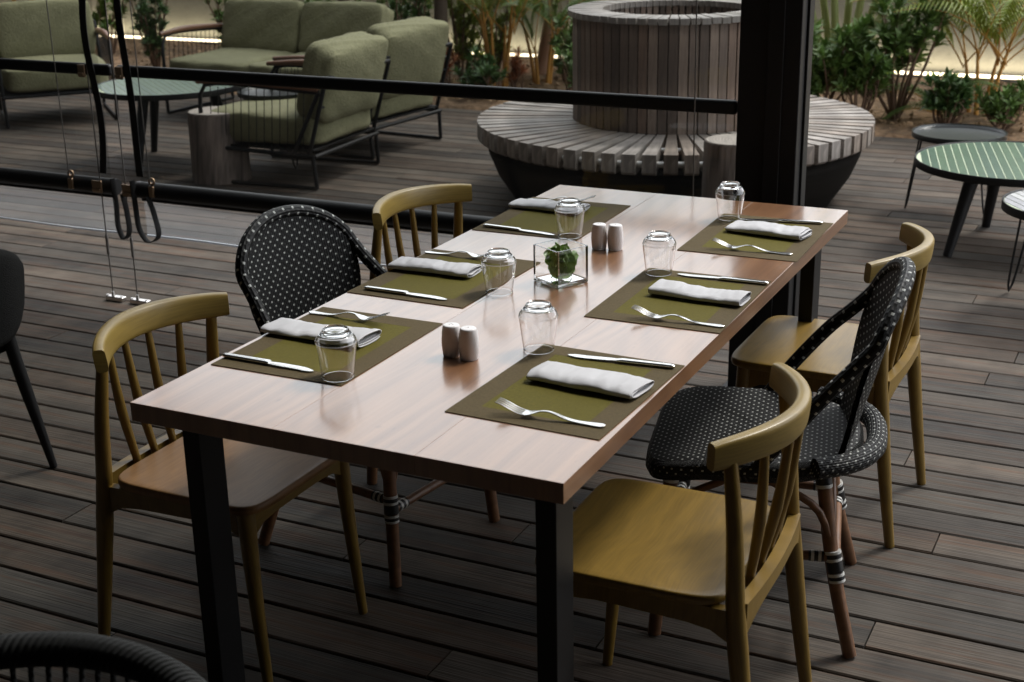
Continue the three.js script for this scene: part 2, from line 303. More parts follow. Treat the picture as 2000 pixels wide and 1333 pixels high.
  function buckle(parent, x, y, w, mat = M.brass) {
    part('buckle', [rbox(w, 0.05, 0.008, 0.003, x, y, 0.042), rbox(w * 0.8, 0.012, 0.014, 0.003, x, y - 0.012, 0.046)], mat, parent);
  }
  buckle(c1, -2.655, 0.49, 0.05); buckle(c2, -2.5, 0.486, 0.05); buckle(c1, -2.665, 0.955, 0.035); buckle(c2, -2.475, 0.955, 0.035);
  for (const [t, x] of [[c1, -2.80], [c2, -2.38]]) part('eyelet', [place(new THREE.TorusGeometry(0.012, 0.005, 8, 16), x, 0.53, 0.03), rbox(0.024, 0.045, 0.012, 0.004, x, 0.49, 0.036)], M.brass, t);
  // cables
  function cable(label, x, zTop, anchor) {
    const t = thing('guide_cable', label, 'cable', [x, 0, -1.355], 0, 'guide cables of the curtains');
    part('wire', anchor ? rod([0, 0.018, 0], [-0.01, 5.3, zTop], 0.0028, 0.0028, 6) : rod([0, 0.46, 0.02], [-0.03, 5.3, 0.02], 0.0022, 0.0022, 6), M.cable, t);
    if (anchor) {
      part('turnbuckle', [rod([0, 0.20, 0], [0, 0.27, 0], 0.006, 0.006, 8), rod([0, 0.27, 0], [0, 0.285, 0], 0.0075, 0.004, 8)], M.cable, t);
      part('floor_anchor', [rbox(0.09, 0.02, 0.03, 0.004, 0.012, 0.0105, 0), rod([0, 0.02, 0], [0, 0.04, 0], 0.008, 0.005, 10), rod([-0.03, 0.02, 0], [-0.03, 0.0235, 0], 0.006), rod([0.045, 0.02, 0], [0.045, 0.0235, 0], 0.006)], M.chrome, t);
    }
  }
  cable('thin steel cable rising from the left of two floor anchors', -2.657, -0.02, true);
  cable('thin steel cable rising from the right of two floor anchors', -2.527, -0.02, true);
  cable('thin guide cable crossing the curtain in front of the far lounge chairs', -2.80, 0.02, false);
  cable('thin guide cable crossing the curtain in front of the log stool', -2.38, 0.02, false);
  cable('thin guide cable hanging in front of the slatted drum near the column', -0.125, 0.02, false);
}
// ---------------------------------------------------------------- dining table
const TOP = 0.75;
{
  const f1 = tileFbm(10, 3, 4, 131), f2 = tileFbm(160, 5, 2, 137), f3 = tileFbm(46, 4, 3, 139), warp = tileFbm(4, 5, 3, 149), pores = tileNoise(420, 90, 151);
  const seams = [0, 0.36, 0.69, 1], off = [0.13, 0.57, 0.91], tint = [1.0, 0.9, 1.07];
  const rk = mulberry(9), knots = [...Array(16)].map(() => [rk(), rk(), 0.003 + 0.006 * rk(), 0.4 + rk() * 1.2]);
  const fn = (u, v) => {
    const k = u < seams[1] ? 0 : u < seams[2] ? 1 : 2, U = u + off[k] + 0.06 * (warp(u + off[k], v) - 0.5), ring = 0.5 + 0.5 * Math.sin((U * 16 + 5.5 * warp(U, v * 0.5 + off[k])) * 6.283);
    let g = 0.55 + 0.28 * (ring - 0.5) + 0.5 * (f1(U, v) - 0.5) + 0.35 * (f3(U, v) - 0.5) + 0.3 * (f2(U, v) - 0.5) - (pores(U, v) > 0.86 ? 0.13 : 0);
    for (const [a, b, r, l] of knots) { const du = (u - a) / r, dv = (v - b) / (r * l); const d = du * du + dv * dv; if (d < 9) g -= 0.5 * Math.exp(-d * 1.4); }
    g = clamp(g, 0.02, 1) * tint[k];
    return [mix(0.15, 0.36, g), mix(0.064, 0.182, g), mix(0.027, 0.085, g)];
  };
  M.tableTop = phy({ map: colorTex(1024, 2048, fn), roughness: 0.28, ior: 1.7, clearcoat: 1, clearcoatRoughness: 0.14, bumpMap: grayTex(1024, 1024, (u, v) => 0.5 + 0.5 * (f2(u, v) - 0.5) + 0.3 * (f3(u, v) - 0.5)), bumpScale: 0.00035 });
  const t = thing('dining_table', 'long wooden dining table on black steel legs set for six', 'table', [0, 0, 0]);
  const L = 1.998, th = 0.038;
  for (let k = 0; k < 3; k++) {
    const x0 = -0.45 + 0.9 * seams[k], x1 = -0.45 + 0.9 * seams[k + 1];
    const g = new RoundedBoxGeometry(x1 - x0 - (k === 1 ? 0.0006 : 0.0003), th, L, 2, 0.0007).translate((x0 + x1) / 2, TOP - th / 2, 0), p = g.attributes.position, n = g.attributes.normal, uv = g.attributes.uv;
    for (let i = 0; i < p.count; i++) { const side = Math.abs(n.getX(i)) > 0.7, u = side ? (p.getY(i) - TOP) * 1.1 + (n.getX(i) > 0 ? 0.98 : 0.06) : p.getX(i) / 0.9 + 0.5; uv.setXY(i, u, Math.abs(n.getZ(i)) > 0.7 ? 0.5 + (p.getY(i) - TOP) * 0.4 : p.getZ(i) / L + 0.5); }
    part('plank', g, M.tableTop, t);
  }
  for (const sx of [-1, 1]) for (const sz of [-1, 1]) part('leg', rbox(0.04, 0.704, 0.075, 0.003, sx * 0.38, 0.355, sz * 0.8825), M.steel, t);
  for (const sz of [-1, 1]) part('crossbar', rbox(0.72, 0.03, 0.06, 0.002, 0, 0.6935, sz * 0.8825), M.steel, t);
  for (const sx of [-1, 1]) for (const sz of [-1, 1]) part('foot', rbox(0.044, 0.005, 0.079, 0.001, sx * 0.38, 0.0015, sz * 0.8825), M.webbing, t);
}
// ---------------------------------------------------------------- placemats
{
  const wv = (u, v, i, j) => ((i >> 1) + (j >> 1)) % 2, nn = tileFbm(30, 30, 2, 171);
  const map = colorTex(128, 128, (u, v, i, j) => { const g = 0.66 + 0.3 * wv(u, v, i, j) * (0.6 + 0.4 * ((j & 1))) + 0.25 * (nn(u, v) - 0.5); return [g, g, g]; }, 1 / 0.1, 1 / 0.1);
  const bump = grayTex(128, 128, (u, v, i, j) => 0.3 + 0.5 * wv(u, v, i, j), 1 / 0.1, 1 / 0.1);
  const mb = phy({ specularIntensity: 0.4, color: lin(0.125, 0.093, 0.044), map, bumpMap: bump, bumpScale: 0.0006, roughness: 0.85 }), mc = phy({ specularIntensity: 0.4, color: lin(0.142, 0.12, 0.017), map, bumpMap: bump, bumpScale: 0.0006, roughness: 0.85 });
  const w = 0.312, d = 0.414, b = 0.05, y = TOP + 0.0004;
  const s = new THREE.Shape([[-w / 2, -d / 2], [w / 2, -d / 2], [w / 2, d / 2], [-w / 2, d / 2]].map(p => new THREE.Vector2(...p)));
  s.holes.push(new THREE.Path([[-w / 2 + b, -d / 2 + b], [-w / 2 + b, d / 2 - b], [w / 2 - b, d / 2 - b], [w / 2 - b, -d / 2 + b]].map(p => new THREE.Vector2(...p))));
  const gb = metric(new THREE.ExtrudeGeometry(s, { depth: 0.0014, bevelEnabled: false }).rotateX(-Math.PI / 2)), gc = box(w - 2 * b, 0.0012, d - 2 * b, 0, 0.0007, 0);
  const spots = [
    [-0.281, 0.562, 0.004, 'olive woven placemat under the napkin with the wide flared fold'], [-0.291, 0.03, -0.012, 'olive woven placemat in front of the black woven chair by the curtain'], [-0.294, -0.608, 0.02, 'olive woven placemat at the far corner beside the curtain'],
    [0.286, 0.602, -0.03, 'olive woven placemat in front of the nearest mustard chair seat'], [0.292, -0.022, 0.014, 'olive woven placemat in front of the woven chair with the visible seat'], [0.296, -0.622, 0.02, 'olive woven placemat at the table corner beside the black column']];
  for (const [x, z, a, l] of spots) { const t = thing('placemat', l, 'placemat', [x, y, z], a, 'six olive placemats'); part('border', gb, mb, t); part('centre_panel', gc, mc, t); }
}
// ---------------------------------------------------------------- napkins
const MAT_Y = TOP + 0.0019;
{
  const fn = tileFbm(90, 90, 2, 181);
  M.napkin = std({ color: lin(0.57, 0.567, 0.58), roughness: 0.95, bumpMap: grayTex(256, 256, (u, v, i, j) => 0.5 + 0.3 * (fn(u, v) - 0.5) + 0.2 * ((i + j) % 2 - 0.5), 1 / 0.06, 1 / 0.06), bumpScale: 0.0006 });
  const w1 = tileFbm(3, 3, 3, 191), w2 = tileFbm(8, 3, 3, 197);
  function napkin(seed, len, wid, hgt, flare) {
    const NS = 44, NT = 64, turns = 2.4, th = 0.0021, P = [], U = [];
    const at = (s, t, inner) => {
      const th0 = t * turns * 6.283 - Math.PI / 2 - 0.9, q = t * turns, a = wid / 2 - 0.0034 * q - (inner ? th : 0), b = hgt / 2 - 0.0036 * q - (inner ? th : 0), e = 0.62;
      const c = Math.cos(th0), n = Math.sin(th0); let z = a * Math.sign(c) * Math.pow(Math.abs(c), e), y = Math.max(0.0012, b) * Math.sign(n) * Math.pow(Math.abs(n), 0.9);
      const nz = w1(s * 0.8 + seed, t * 0.2 + seed) - 0.5, top = n > 0 ? 1 : 0.12;
      const fat = 1 + flare * (s - 0.4) + 0.25 * (w1(s * 0.6 + seed * 2, 0.3) - 0.5);
      y = y * fat + top * 0.009 * (w2(s * 1.3 + seed, z * 5 + seed) - 0.5) * Math.abs(n) + top * 0.009 * nz + top * 0.004 * (w2(z * 6 + seed * 2, s * 2.2 + z * 9) - 0.5); z = z * (1 + 0.16 * (w1(s * 0.7 + seed * 3, 0.7) - 0.5) + 0.3 * flare * (s - 0.5)) + 0.012 * (w1(s * 0.5 + seed, 0.1) - 0.5);
      const x = (s - 0.5) * len + 0.010 * (w1(z * 6 + seed, t + seed) - 0.5) + 0.004 * Math.sin(q * 2.4 + seed) * (s > 0.5 ? 1 : -1);
      return [x, Math.max(0.0004 + (inner ? th * 0.8 : 0), y + hgt / 2 * fat), z];
    };
    const quad = (a, b, c, d, ua, ub) => { P.push(...a, ...b, ...c, ...b, ...d, ...c); U.push(...ua, ua[0], ub[1], ub[0], ua[1], ua[0], ub[1], ...ub, ub[0], ua[1]); };
    const idx = [], pos = [], uv = [], N1 = NT + 1;
    for (let k = 0; k < 2; k++) for (let i = 0; i <= NS; i++) for (let j = 0; j <= NT; j++) { pos.push(...at(i / NS, j / NT, k)); uv.push(i / NS * len, j / NT * turns * wid * 2); }
    for (let k = 0; k < 2; k++) for (let i = 0; i < NS; i++) for (let j = 0; j < NT; j++) { const o = k * N1 * (NS + 1), a = o + i * N1 + j, b = a + 1, c = a + N1, d = c + 1; k ? idx.push(a, b, c, b, d, c) : idx.push(a, c, b, b, c, d); }
    const o = N1 * (NS + 1);
    for (let j = 0; j < NT; j++) { const a = j, b = j + 1, c = o + j, d = c + 1; idx.push(a, b, c, b, d, c); const A = NS * N1; idx.push(A + a, A + c, A + b, A + b, A + c, A + d); }
    for (const j of [0, NT]) for (let i = 0; i < NS; i++) { const a = i * N1 + j, b = a + N1; idx.push(a, o + a, b, b, o + a, o + b); }
    const g = new THREE.BufferGeometry(); g.setAttribute('position', new THREE.Float32BufferAttribute(pos, 3)); g.setAttribute('uv', new THREE.Float32BufferAttribute(uv, 2)); g.setIndex(idx); g.computeVertexNormals(); return g;
  }
  const spots = [
    [-0.325, 0.535, -0.03, 0.245, 0.09, 0.022, 0.25, 'white folded napkin with a wide flared end behind the upturned glass'], [-0.342, 0.0, 0.03, 0.222, 0.086, 0.024, 0.12, 'white rolled napkin on the middle placemat of the curtain side'], [-0.343, -0.685, -0.03, 0.225, 0.084, 0.023, 0.1, 'white rolled napkin on the far placemat beside the curtain'],
    [0.315, 0.573, -0.10, 0.222, 0.1, 0.023, -0.12, 'white rolled napkin lying above the nearest fork'], [0.33, -0.043, -0.05, 0.214, 0.088, 0.024, -0.15, 'white rolled napkin on the middle placemat of the open side'], [0.315, -0.655, -0.12, 0.214, 0.092, 0.024, -0.05, 'white rolled napkin on the placemat beside the black column']];
  spots.forEach(([x, z, a, l, w, h, fl, label], i) => { const m = part('napkin', napkin(0.37 + i * 1.71, l, w, h, fl), M.napkin, scene); m.position.set(x, MAT_Y, z); m.rotation.y = a; tag(m, label, 'napkin', 'six white napkins'); });
}
// ---------------------------------------------------------------- cutlery
{
  M.cutlery = std({ color: lin(0.72, 0.71, 0.69), metalness: 1, roughness: 0.2 });
  // strip with varying centreline height, half width and thickness along x
  function blade(stations, round = 0.7) {
    const R = stations.map(([x, y, w, h, z = 0]) => { const r = []; for (let k = 0; k < 12; k++) { const a = k / 12 * 6.283, c = Math.cos(a), s = Math.sin(a); r.push(V3(x, y + h * Math.sign(s) * Math.pow(Math.abs(s), round), z + w * Math.sign(c) * Math.pow(Math.abs(c), round))); } return r.reverse(); });
    return rings(R);
  }
  // fork: handle end at x=0, tines towards +x
  const hy = x => 0.0022 + 0.0125 * Math.exp(-Math.pow((x - 0.112) / 0.034, 2)) + 0.022 * smooth(0.142, 0.215, x) ;
  const hw = x => x < 0.06 ? mix(0.0098, 0.0062, smooth(0.0, 0.06, x)) * Math.min(1, Math.sqrt(clamp(x / 0.008)) + 0.15) : x < 0.125 ? mix(0.0062, 0.0034, smooth(0.06, 0.115, x)) : mix(0.0034, 0.0126, smooth(0.12, 0.147, x));
  const st = []; for (let i = 0; i <= 40; i++) { const x = i / 40 * 0.156; st.push([x, hy(x), hw(x), mix(0.0017, 0.0013, i / 40)]); }
  const forkHandle = blade(st, 0.8), tines = [-0.0108, -0.0036, 0.0036, 0.0108].map(z => { const q = []; for (let i = 0; i <= 12; i++) { const x = 0.152 + i / 12 * 0.056; q.push([x, hy(x), 0.0018 * (1 - 0.5 * smooth(0.5, 1, i / 12)), 0.0011, z * (1 + 0.05 * i / 12)]); } return blade(q, 0.8); });
  const ks = []; for (let i = 0; i <= 30; i++) { const x = i / 30 * 0.118; ks.push([x, 0.0046, mix(0.0072, 0.0088, Math.abs(x / 0.118 - 0.2)) * Math.min(1, 0.55 + x * 90), 0.0042 * Math.min(1, 0.5 + x * 90) * (1 - 0.35 * smooth(0.108, 0.118, x))]); }
  const knifeHandle = blade(ks, 0.75), kb = []; for (let i = 0; i <= 30; i++) { const t = i / 30, x = 0.117 + t * 0.108, w = mix(0.0068, 0.0094, smooth(0, 0.25, t)) * Math.sqrt(clamp((1 - t) * 5 + 0.012)); kb.push([x, 0.0046 - 0.002 * t, Math.max(0.0004, w), 0.0009 - 0.0003 * t, 0.002 * (1 - t) + 0.004 * smooth(0.6, 1, t)]); }
  const knifeBlade = blade(kb, 0.9);
  const put = (name, label, x, z, a, build, group) => { const t = thing(name, label, name, [x, MAT_Y, z], a, group); build(t); return t; };
  const bf = t => { part('handle', forkHandle, M.cutlery, t); for (const g of tines) part('tine', g, M.cutlery, t); };
  const bk = t => { part('handle', knifeHandle, M.cutlery, t); part('blade', knifeBlade, M.cutlery, t); };
  const P = Math.PI;
  [[-0.441, 0.405, -0.02, 'steel fork behind the flared napkin on the nearest curtain-side placemat'], [-0.448, -0.14, 0.0, 'steel fork behind the napkin on the middle curtain-side placemat'], [-0.452, -0.775, 0.1, 'steel fork at the far edge of the far curtain-side placemat'],
   [0.424, 0.757, P + 0.06, 'nearest steel fork with its tines turned up'], [0.448, 0.142, P + 0.04, 'steel fork in front of the napkin on the middle open-side placemat'], [0.43, -0.474, P + 0.05, 'steel fork in front of the napkin nearest the black column']].forEach(([x, z, a, l]) => put('fork', l, x, z, a, bf, 'six steel forks'));
  [[-0.44, 0.723, 0.0, 'steel knife lying next to the upturned glass at the near table end'], [-0.421, 0.2, 0.0, 'steel knife in front of the napkin on the middle curtain-side placemat'], [-0.43, -0.438, -0.06, 'steel knife in front of the far curtain-side napkin'],
   [0.436, 0.425, P + 0.08, 'steel knife behind the napkin nearest to the mustard chair seat'], [0.447, -0.197, P + 0.02, 'steel knife behind the napkin on the middle open-side placemat'], [0.424, -0.808, P + 0.17, 'dark reflecting steel knife at the table end beside the black column']].forEach(([x, z, a, l]) => put('knife', l, x, z, a, bk, 'six steel knives'));
}
// ---------------------------------------------------------------- glasses, shakers, vase
{
  M.glass = phy({ color: lin(1, 1, 1), transmission: 1, thickness: 0.02, ior: 1.5, roughness: 0, attenuationColor: lin(0.92, 0.97, 0.96), attenuationDistance: 0.4 });
  const V2 = (x, y) => new THREE.Vector2(x, y);
  const outer = new THREE.SplineCurve([V2(0.0318, 0), V2(0.0362, 0.034), V2(0.0404, 0.066), V2(0.0409, 0.0735), V2(0.0375, 0.081), V2(0.0312, 0.0885), V2(0.0275, 0.0925), V2(0.0262, 0.0965), V2(0.0248, 0.0985)]).getPoints(40);
  const inner = new THREE.SplineCurve([V2(0.0301, 0), V2(0.0345, 0.034), V2(0.0386, 0.066), V2(0.0388, 0.0725), V2(0.0355, 0.0795), V2(0.028, 0.0868), V2(0.014, 0.0898), V2(0.00001, 0.0902)]).getPoints(36);
  const top = [V2(0.0235, 0.0982), V2(0.0215, 0.0962), V2(0.015, 0.0950), V2(0.00001, 0.0945)];
  const prof = [...inner.slice().reverse(), V2(0.0298, -0.0008), V2(0.0301, -0.0019), V2(0.0311, -0.0024), V2(0.0321, -0.0019), V2(0.0324, -0.0008), ...outer, ...top], g = new THREE.LatheGeometry(prof, 64);
  [[-0.156, 0.729, 'upturned tumbler in front of the flared napkin'], [-0.115, 0.097, 'upturned tumbler between the square vase and the middle curtain-side napkin'], [-0.166, -0.431, 'upturned tumbler in front of the far curtain-side napkin'],
   [0.141, 0.429, 'upturned tumbler standing alone between the shakers and the nearest open-side knife'], [0.175, -0.193, 'upturned tumbler behind the middle open-side placemat beside the far shakers'], [0.169, -0.777, 'upturned tumbler against the black column with a dark reflection']].forEach(([x, z, l]) => { const m = part('tumbler', g, M.glass, scene); m.position.set(x, TOP + 0.0044, z); m.rotation.y = rr(0, 6); tag(m, l, 'glass', 'six upturned tumblers'); });
  M.ceramic = phy({ color: lin(0.78, 0.75, 0.74), roughness: 0.22 });
  const sp = new THREE.SplineCurve([V2(0.0172, 0.0), V2(0.0186, 0.0016), V2(0.0205, 0.018), V2(0.0209, 0.032), V2(0.0196, 0.05), V2(0.0178, 0.0615), V2(0.0166, 0.0645), V2(0.0135, 0.0662), V2(0.00001, 0.0668)]).getPoints(40), sg = new THREE.LatheGeometry([V2(0.00001, 0), ...sp], 40);
  const holes = n => [...Array(n)].map((_, i) => { const a = i / n * 6.283; return place(new THREE.CylinderGeometry(0.0009, 0.0009, 0.0012, 8), n > 1 ? 0.004 * Math.cos(a) : 0, 0.0667, n > 1 ? 0.004 * Math.sin(a) : 0); });
  [[-0.011, 0.524, 3, 'white ceramic shaker, the farther one of the nearest pair'], [0.031, 0.529, 1, 'white ceramic shaker, the nearer one of the nearest pair'], [-0.048, -0.352, 3, 'white ceramic shaker of the far pair, on the curtain side'], [-0.006, -0.36, 1, 'white ceramic shaker of the far pair, on the open side']].forEach(([x, z, n, l]) => {
    const t = thing('shaker', l, 'shaker', [x, TOP + 0.0004, z], rr(0, 6), 'four white shakers'); part('body', sg, M.ceramic, t); for (const h of holes(n)) part('hole', h, M.webbing, t);
  });
  // square glass vase with thick walls
  const o = 0.048, i = 0.0432, H = 0.09, B = 0.008, c = 0.0035, sq = (r, y) => { const p = []; for (const [sx, sz] of [[1, 1], [-1, 1], [-1, -1], [1, -1]]) { const a = V3(sx * r, y, sz * (r - c)), b = V3(sx * (r - c), y, sz * r); sx * sz > 0 ? p.push(a, b) : p.push(b, a); } return p; };
  const vg = metric(rings([sq(i - 0.002, B), sq(i, B + 0.002), sq(i, H), sq(o, H), sq(o, 0.002), sq(o - 0.002, 0)].reverse(), { cap: [1, 1] })); vg.computeVertexNormals();
  const vase = part('glass_vase', vg, M.glass, scene); vase.position.set(-0.019, TOP + 0.0006, -0.042); vase.rotation.y = -28 * D2R - Math.PI / 2 * 0; tag(vase, 'small square clear glass vase holding green leaves', 'vase');
  const ln = tileFbm(20, 20, 3, 211);
  M.leafV = phy({ color: lin(0.2, 0.35, 0.075), roughness: 0.42, side: THREE.DoubleSide, transmission: 0.25, thickness: 0, map: colorTex(256, 256, (u, v) => { const vein = Math.min(Math.abs(u - 0.5) * 9, Math.abs(((v * 7 + Math.abs(u - 0.5) * 5) % 1) - 0.5) * 3.2 + 0.35), g = 0.55 + 0.4 * ln(u, v) + 0.3 * smooth(0.5, 0.1, vein); return [g, g, g * 0.8]; }), bumpMap: grayTex(256, 256, (u, v) => smooth(0, 0.5, Math.min(Math.abs(u - 0.5) * 9, Math.abs(((v * 7 + Math.abs(u - 0.5) * 5) % 1) - 0.5) * 3.2 + 0.2))), bumpScale: 0.0012 });
  function leafGeo(L, W, curl, fold) {
    const n = 14, m = 10, pos = [], uv = [], idx = [];
    for (let a = 0; a <= n; a++) for (let b = 0; b <= m; b++) { const t = a / n, s = b / m * 2 - 1, w = W * Math.pow(Math.sin(Math.PI * Math.pow(t, 0.8)), 0.75) * 0.5, x = s * w, bend = curl * t; pos.push(x, L * Math.sin(bend) / Math.max(curl, 0.01) * 1 + 0, 0); const k = pos.length; pos[k - 1] = L * (1 - Math.cos(bend)) / Math.max(curl, 0.01) + fold * Math.abs(s) * w + 0.003 * Math.sin(t * 18 + s * 3) * Math.abs(s); uv.push(s * 0.5 + 0.5, t); }
    for (let a = 0; a < n; a++) for (let b = 0; b < m; b++) { const q = a * (m + 1) + b; idx.push(q, q + 1, q + m + 1, q + 1, q + m + 2, q + m + 1); }
    const g = new THREE.BufferGeometry(); g.setAttribute('position', new THREE.Float32BufferAttribute(pos, 3)); g.setAttribute('uv', new THREE.Float32BufferAttribute(uv, 2)); g.setIndex(idx); g.computeVertexNormals(); return g;
  }
  const pl = thing('leaf_sprig', 'fresh green leaves curled inside the square glass vase', 'leaves', [-0.019, TOP + 0.0105, -0.042], 0.3);
  [[0.06, 0.052, 1.4, 0.3, -0.006, 0.004, 0.012, -0.9, 0.4], [0.058, 0.05, 1.2, 0.25, 0.004, 0.006, -0.01, -0.6, 2.5], [0.056, 0.046, 1.5, 0.3, 0.012, 0.01, 0.004, -0.8, -1.2], [0.05, 0.044, 1.0, 0.35, -0.012, 0.012, -0.006, -0.5, 4.2], [0.05, 0.05, 1.7, 0.2, 0.0, 0.0, 0.016, -1.3, 0.1], [0.04, 0.02, 0.5, 0.5, 0.004, 0.03, 0.0, -0.1, 1.2], [0.045, 0.034, 0.9, 0.3, 0.008, 0.03, 0.012, -0.35, 5.2], [0.042, 0.03, 0.8, 0.35, -0.014, 0.028, 0.006, -0.4, 3.3]].forEach(([L, W, cu, fo, x, y, z, rx, ry]) => part('leaf', place(leafGeo(L * 1.4, W * 1.25, cu * 0.75, fo), x, y, z, rx, ry, 0, 'YXZ'), M.leafV, pl));
  for (const [a, b] of [[[-0.02, 0.001, 0.014], [0.006, 0.05, -0.006]], [[0.024, 0.001, -0.012], [-0.004, 0.045, 0.004]], [[0.004, 0.002, 0.024], [0.018, 0.052, -0.004]]]) part('stem', rod(a, b, 0.0013, 0.001, 6), M.leafV, pl);
}
// ---------------------------------------------------------------- mustard spindle chairs (built facing +x, origin on the floor under the seat)
{
  const g1 = tileFbm(40, 3, 3, 221), g2 = tileFbm(170, 9, 2, 223), wr = tileFbm(3, 3, 3, 227), pt = tileFbm(6, 6, 3, 229);
  const grain = (u, v) => { const U = u + 0.05 * (wr(u, v) - 0.5), ring = Math.pow(0.5 + 0.5 * Math.sin((U * 9 + 3.2 * wr(u * 0.5, v)) * 6.283), 3); return 0.7 + 0.06 * ring + 0.12 * (g1(U, v) - 0.5) + 0.24 * (g2(U, v) - 0.5) + 0.08 * (pt(u, v) - 0.5); };
  const map = colorTex(512, 512, (u, v) => { const g = clamp(grain(u, v), 0.1, 1); return [g, g, g * 0.95]; }, 1 / 0.45, 1 / 0.45), bump = grayTex(512, 512, (u, v) => grain(u, v), 1 / 0.45, 1 / 0.45);
  M.mustard = std({ color: lin(0.27, 0.165, 0.03), map, roughness: 0.36, bumpMap: bump, bumpScale: 0.0003 });
  M.mustardPale = std({ color: lin(0.36, 0.245, 0.06), map, roughness: 0.36, bumpMap: bump, bumpScale: 0.00015 });
  M.brownSeat = std({ color: lin(0.33, 0.17, 0.062), map, roughness: 0.5, bumpMap: bump, bumpScale: 0.0003 });
  // seat: rounded outline, slightly dished, soft edge
  function seatGeo() {
    const N = 72, out = (k) => { const a = k / N * 6.283, c = Math.cos(a), s = Math.sin(a), e = 0.26; const front = c > 0 ? 1 : 0.96; return [(c > 0 ? 0.193 : 0.205) * Math.sign(c) * Math.pow(Math.abs(c), e) * front, 0.215 * Math.sign(s) * Math.pow(Math.abs(s), e) * (1 + 0.02 * c)]; };
    const ring = (f, y) => [...Array(N)].map((_, k) => { const [x, z] = out(k); return V3(x * f, y, z * f); });
    const R = [ring(0.972, 0.4335), ring(0.99, 0.436), ring(1, 0.4425), ring(1, 0.4475), ring(0.993, 0.453), ring(0.975, 0.4555), ring(0.9, 0.4548), ring(0.7, 0.4515), ring(0.45, 0.4495), ring(0.2, 0.449)];
    const g = rings(R.map(r => r.reverse())); const p = g.attributes.position, uv = g.attributes.uv; for (let i = 0; i < p.count; i++) uv.setXY(i, p.getX(i) + 0.1, p.getZ(i)); return g;
  }
  const railX = z => -0.262 + 0.095 * (z / 0.215) * (z / 0.215);
  function railGeo() {
    const R = []; for (let i = 0; i <= 40; i++) {
      const t = i / 40 * 2 - 1, z = t * 0.218, x = railX(z), dx = 0.2 * z / (0.215 * 0.215), L = Math.hypot(1, dx), nx = 1 / L, nz = -dx / L, end = Math.pow(Math.abs(t), 14), hh = 0.031 * (1 - 0.10 * t * t) * (1 - 0.08 * end), th = 0.0135 * (1 + 0.15 * (1 - t * t)), ring = [];
      for (let k = 0; k < 20; k++) { const a = k / 20 * 6.283, c = Math.cos(a), s = Math.sin(a), cx = th * Math.sign(c) * Math.pow(Math.abs(c), 0.55), cy = hh * Math.sign(s) * Math.pow(Math.abs(s), 0.45), lean = -0.10 * cy; ring.push(V3(x + nx * (cx + lean), 0.733 + cy + 0.006 * (1 - t * t), z + nz * (cx + lean))); }
      R.push(ring);
    }
    const g = rings(R); const p = g.attributes.position, uv = g.attributes.uv; for (let i = 0; i < p.count; i++) uv.setXY(i, p.getY(i), p.getZ(i)); return g;
  }
  const G = {
    seat: seatGeo(), rail: railGeo(),
    rear: s => tube([[-0.268, 0.001, s * 0.212], [-0.238, 0.22, s * 0.207], [-0.214, 0.43, s * 0.2], [-0.205, 0.58, s * 0.194], [railX(0.186) , 0.715, s * 0.186]], [0.0125, 0.0165, 0.0195, 0.0165, 0.0125], 14, 16),
    front: s => tube([[0.18, 0.001, s * 0.192], [0.16, 0.24, s * 0.186], [0.148, 0.436, s * 0.18]], [0.011, 0.0155, 0.02], 14, 10),
    spindle: z => tube([[-0.207, 0.43, z * 0.78], [railX(z) * 0.5 - 0.11, 0.57, z * 0.9], [railX(z), 0.715, z]], [0.0085, 0.0112, 0.008], 10, 8),
    side: s => rings([0, 1, 2, 3, 4, 5, 6, 7, 8].map(i => { const t = i / 8, x = mix(-0.214, 0.15, t), z = s * mix(0.196, 0.178, t), b = 0.392 - 0.03 * Math.pow(Math.abs(t * 2 - 1), 6); return [V3(x, 0.4332, z - 0.01), V3(x, 0.4332, z + 0.01), V3(x, b, z + 0.009), V3(x, b, z - 0.009)].reverse(); })),
    frontRail: rings([0, 1, 2, 3, 4, 5, 6, 7, 8].map(i => { const t = i / 8 * 2 - 1, z = t * 0.178, b = 0.394 - 0.03 * Math.pow(Math.abs(t), 6); return [V3(0.14, 0.4332, z), V3(0.16, 0.4332, z), V3(0.159, b, z), V3(0.141, b, z)]; })),
    rearRail: rings([...Array(17)].map((_, i) => { const t = i / 8 - 1, z = t * 0.196, x = -0.222 - 0.012 * (1 - t * t), b = 0.418 - 0.034 * Math.pow(Math.abs(t), 3.5); return [V3(x - 0.012, 0.4505, z), V3(x + 0.012, 0.4505, z), V3(x + 0.011, b, z), V3(x - 0.011, b, z)]; })),
  };
  G.rearL = G.rear(1); G.rearR = G.rear(-1); G.frontL = G.front(1); G.frontR = G.front(-1); G.sideL = G.side(1); G.sideR = G.side(-1);
  for (const k of ['sideL', 'sideR', 'frontRail', 'rearRail']) { G[k] = metric(G[k]); G[k].computeVertexNormals(); }
  const sp = [-0.118, -0.04, 0.04, 0.118].map(G.spindle);
  function mustardChair(label, x, z, a, seatMat = M.mustard) {
    const t = thing('spindle_chair', label, 'chair', [x, 0, z], a, 'mustard spindle back chairs');
    part('seat', G.seat, seatMat, t); part('top_rail', G.rail, M.mustardPale, t);
    for (const g of [G.rearL, G.rearR]) part('rear_leg', g, M.mustard, t);
    for (const g of [G.frontL, G.frontR]) part('front_leg', g, M.mustard, t);
    for (const g of sp) part('spindle', g, M.mustard, t);
    part('side_rail', G.sideL, M.mustard, t); part('side_rail', G.sideR, M.mustard, t); part('front_rail', G.frontRail, M.mustard, t); part('rear_rail', G.rearRail, M.mustard, t);
    return t;
  }
  mustardChair('mustard spindle chair with a brown seat behind the nearest table leg', -0.53, 0.59, 0.0, M.brownSeat);
  mustardChair('mustard spindle chair by the curtain with only its back above the table', -0.572, -0.622, -0.19);
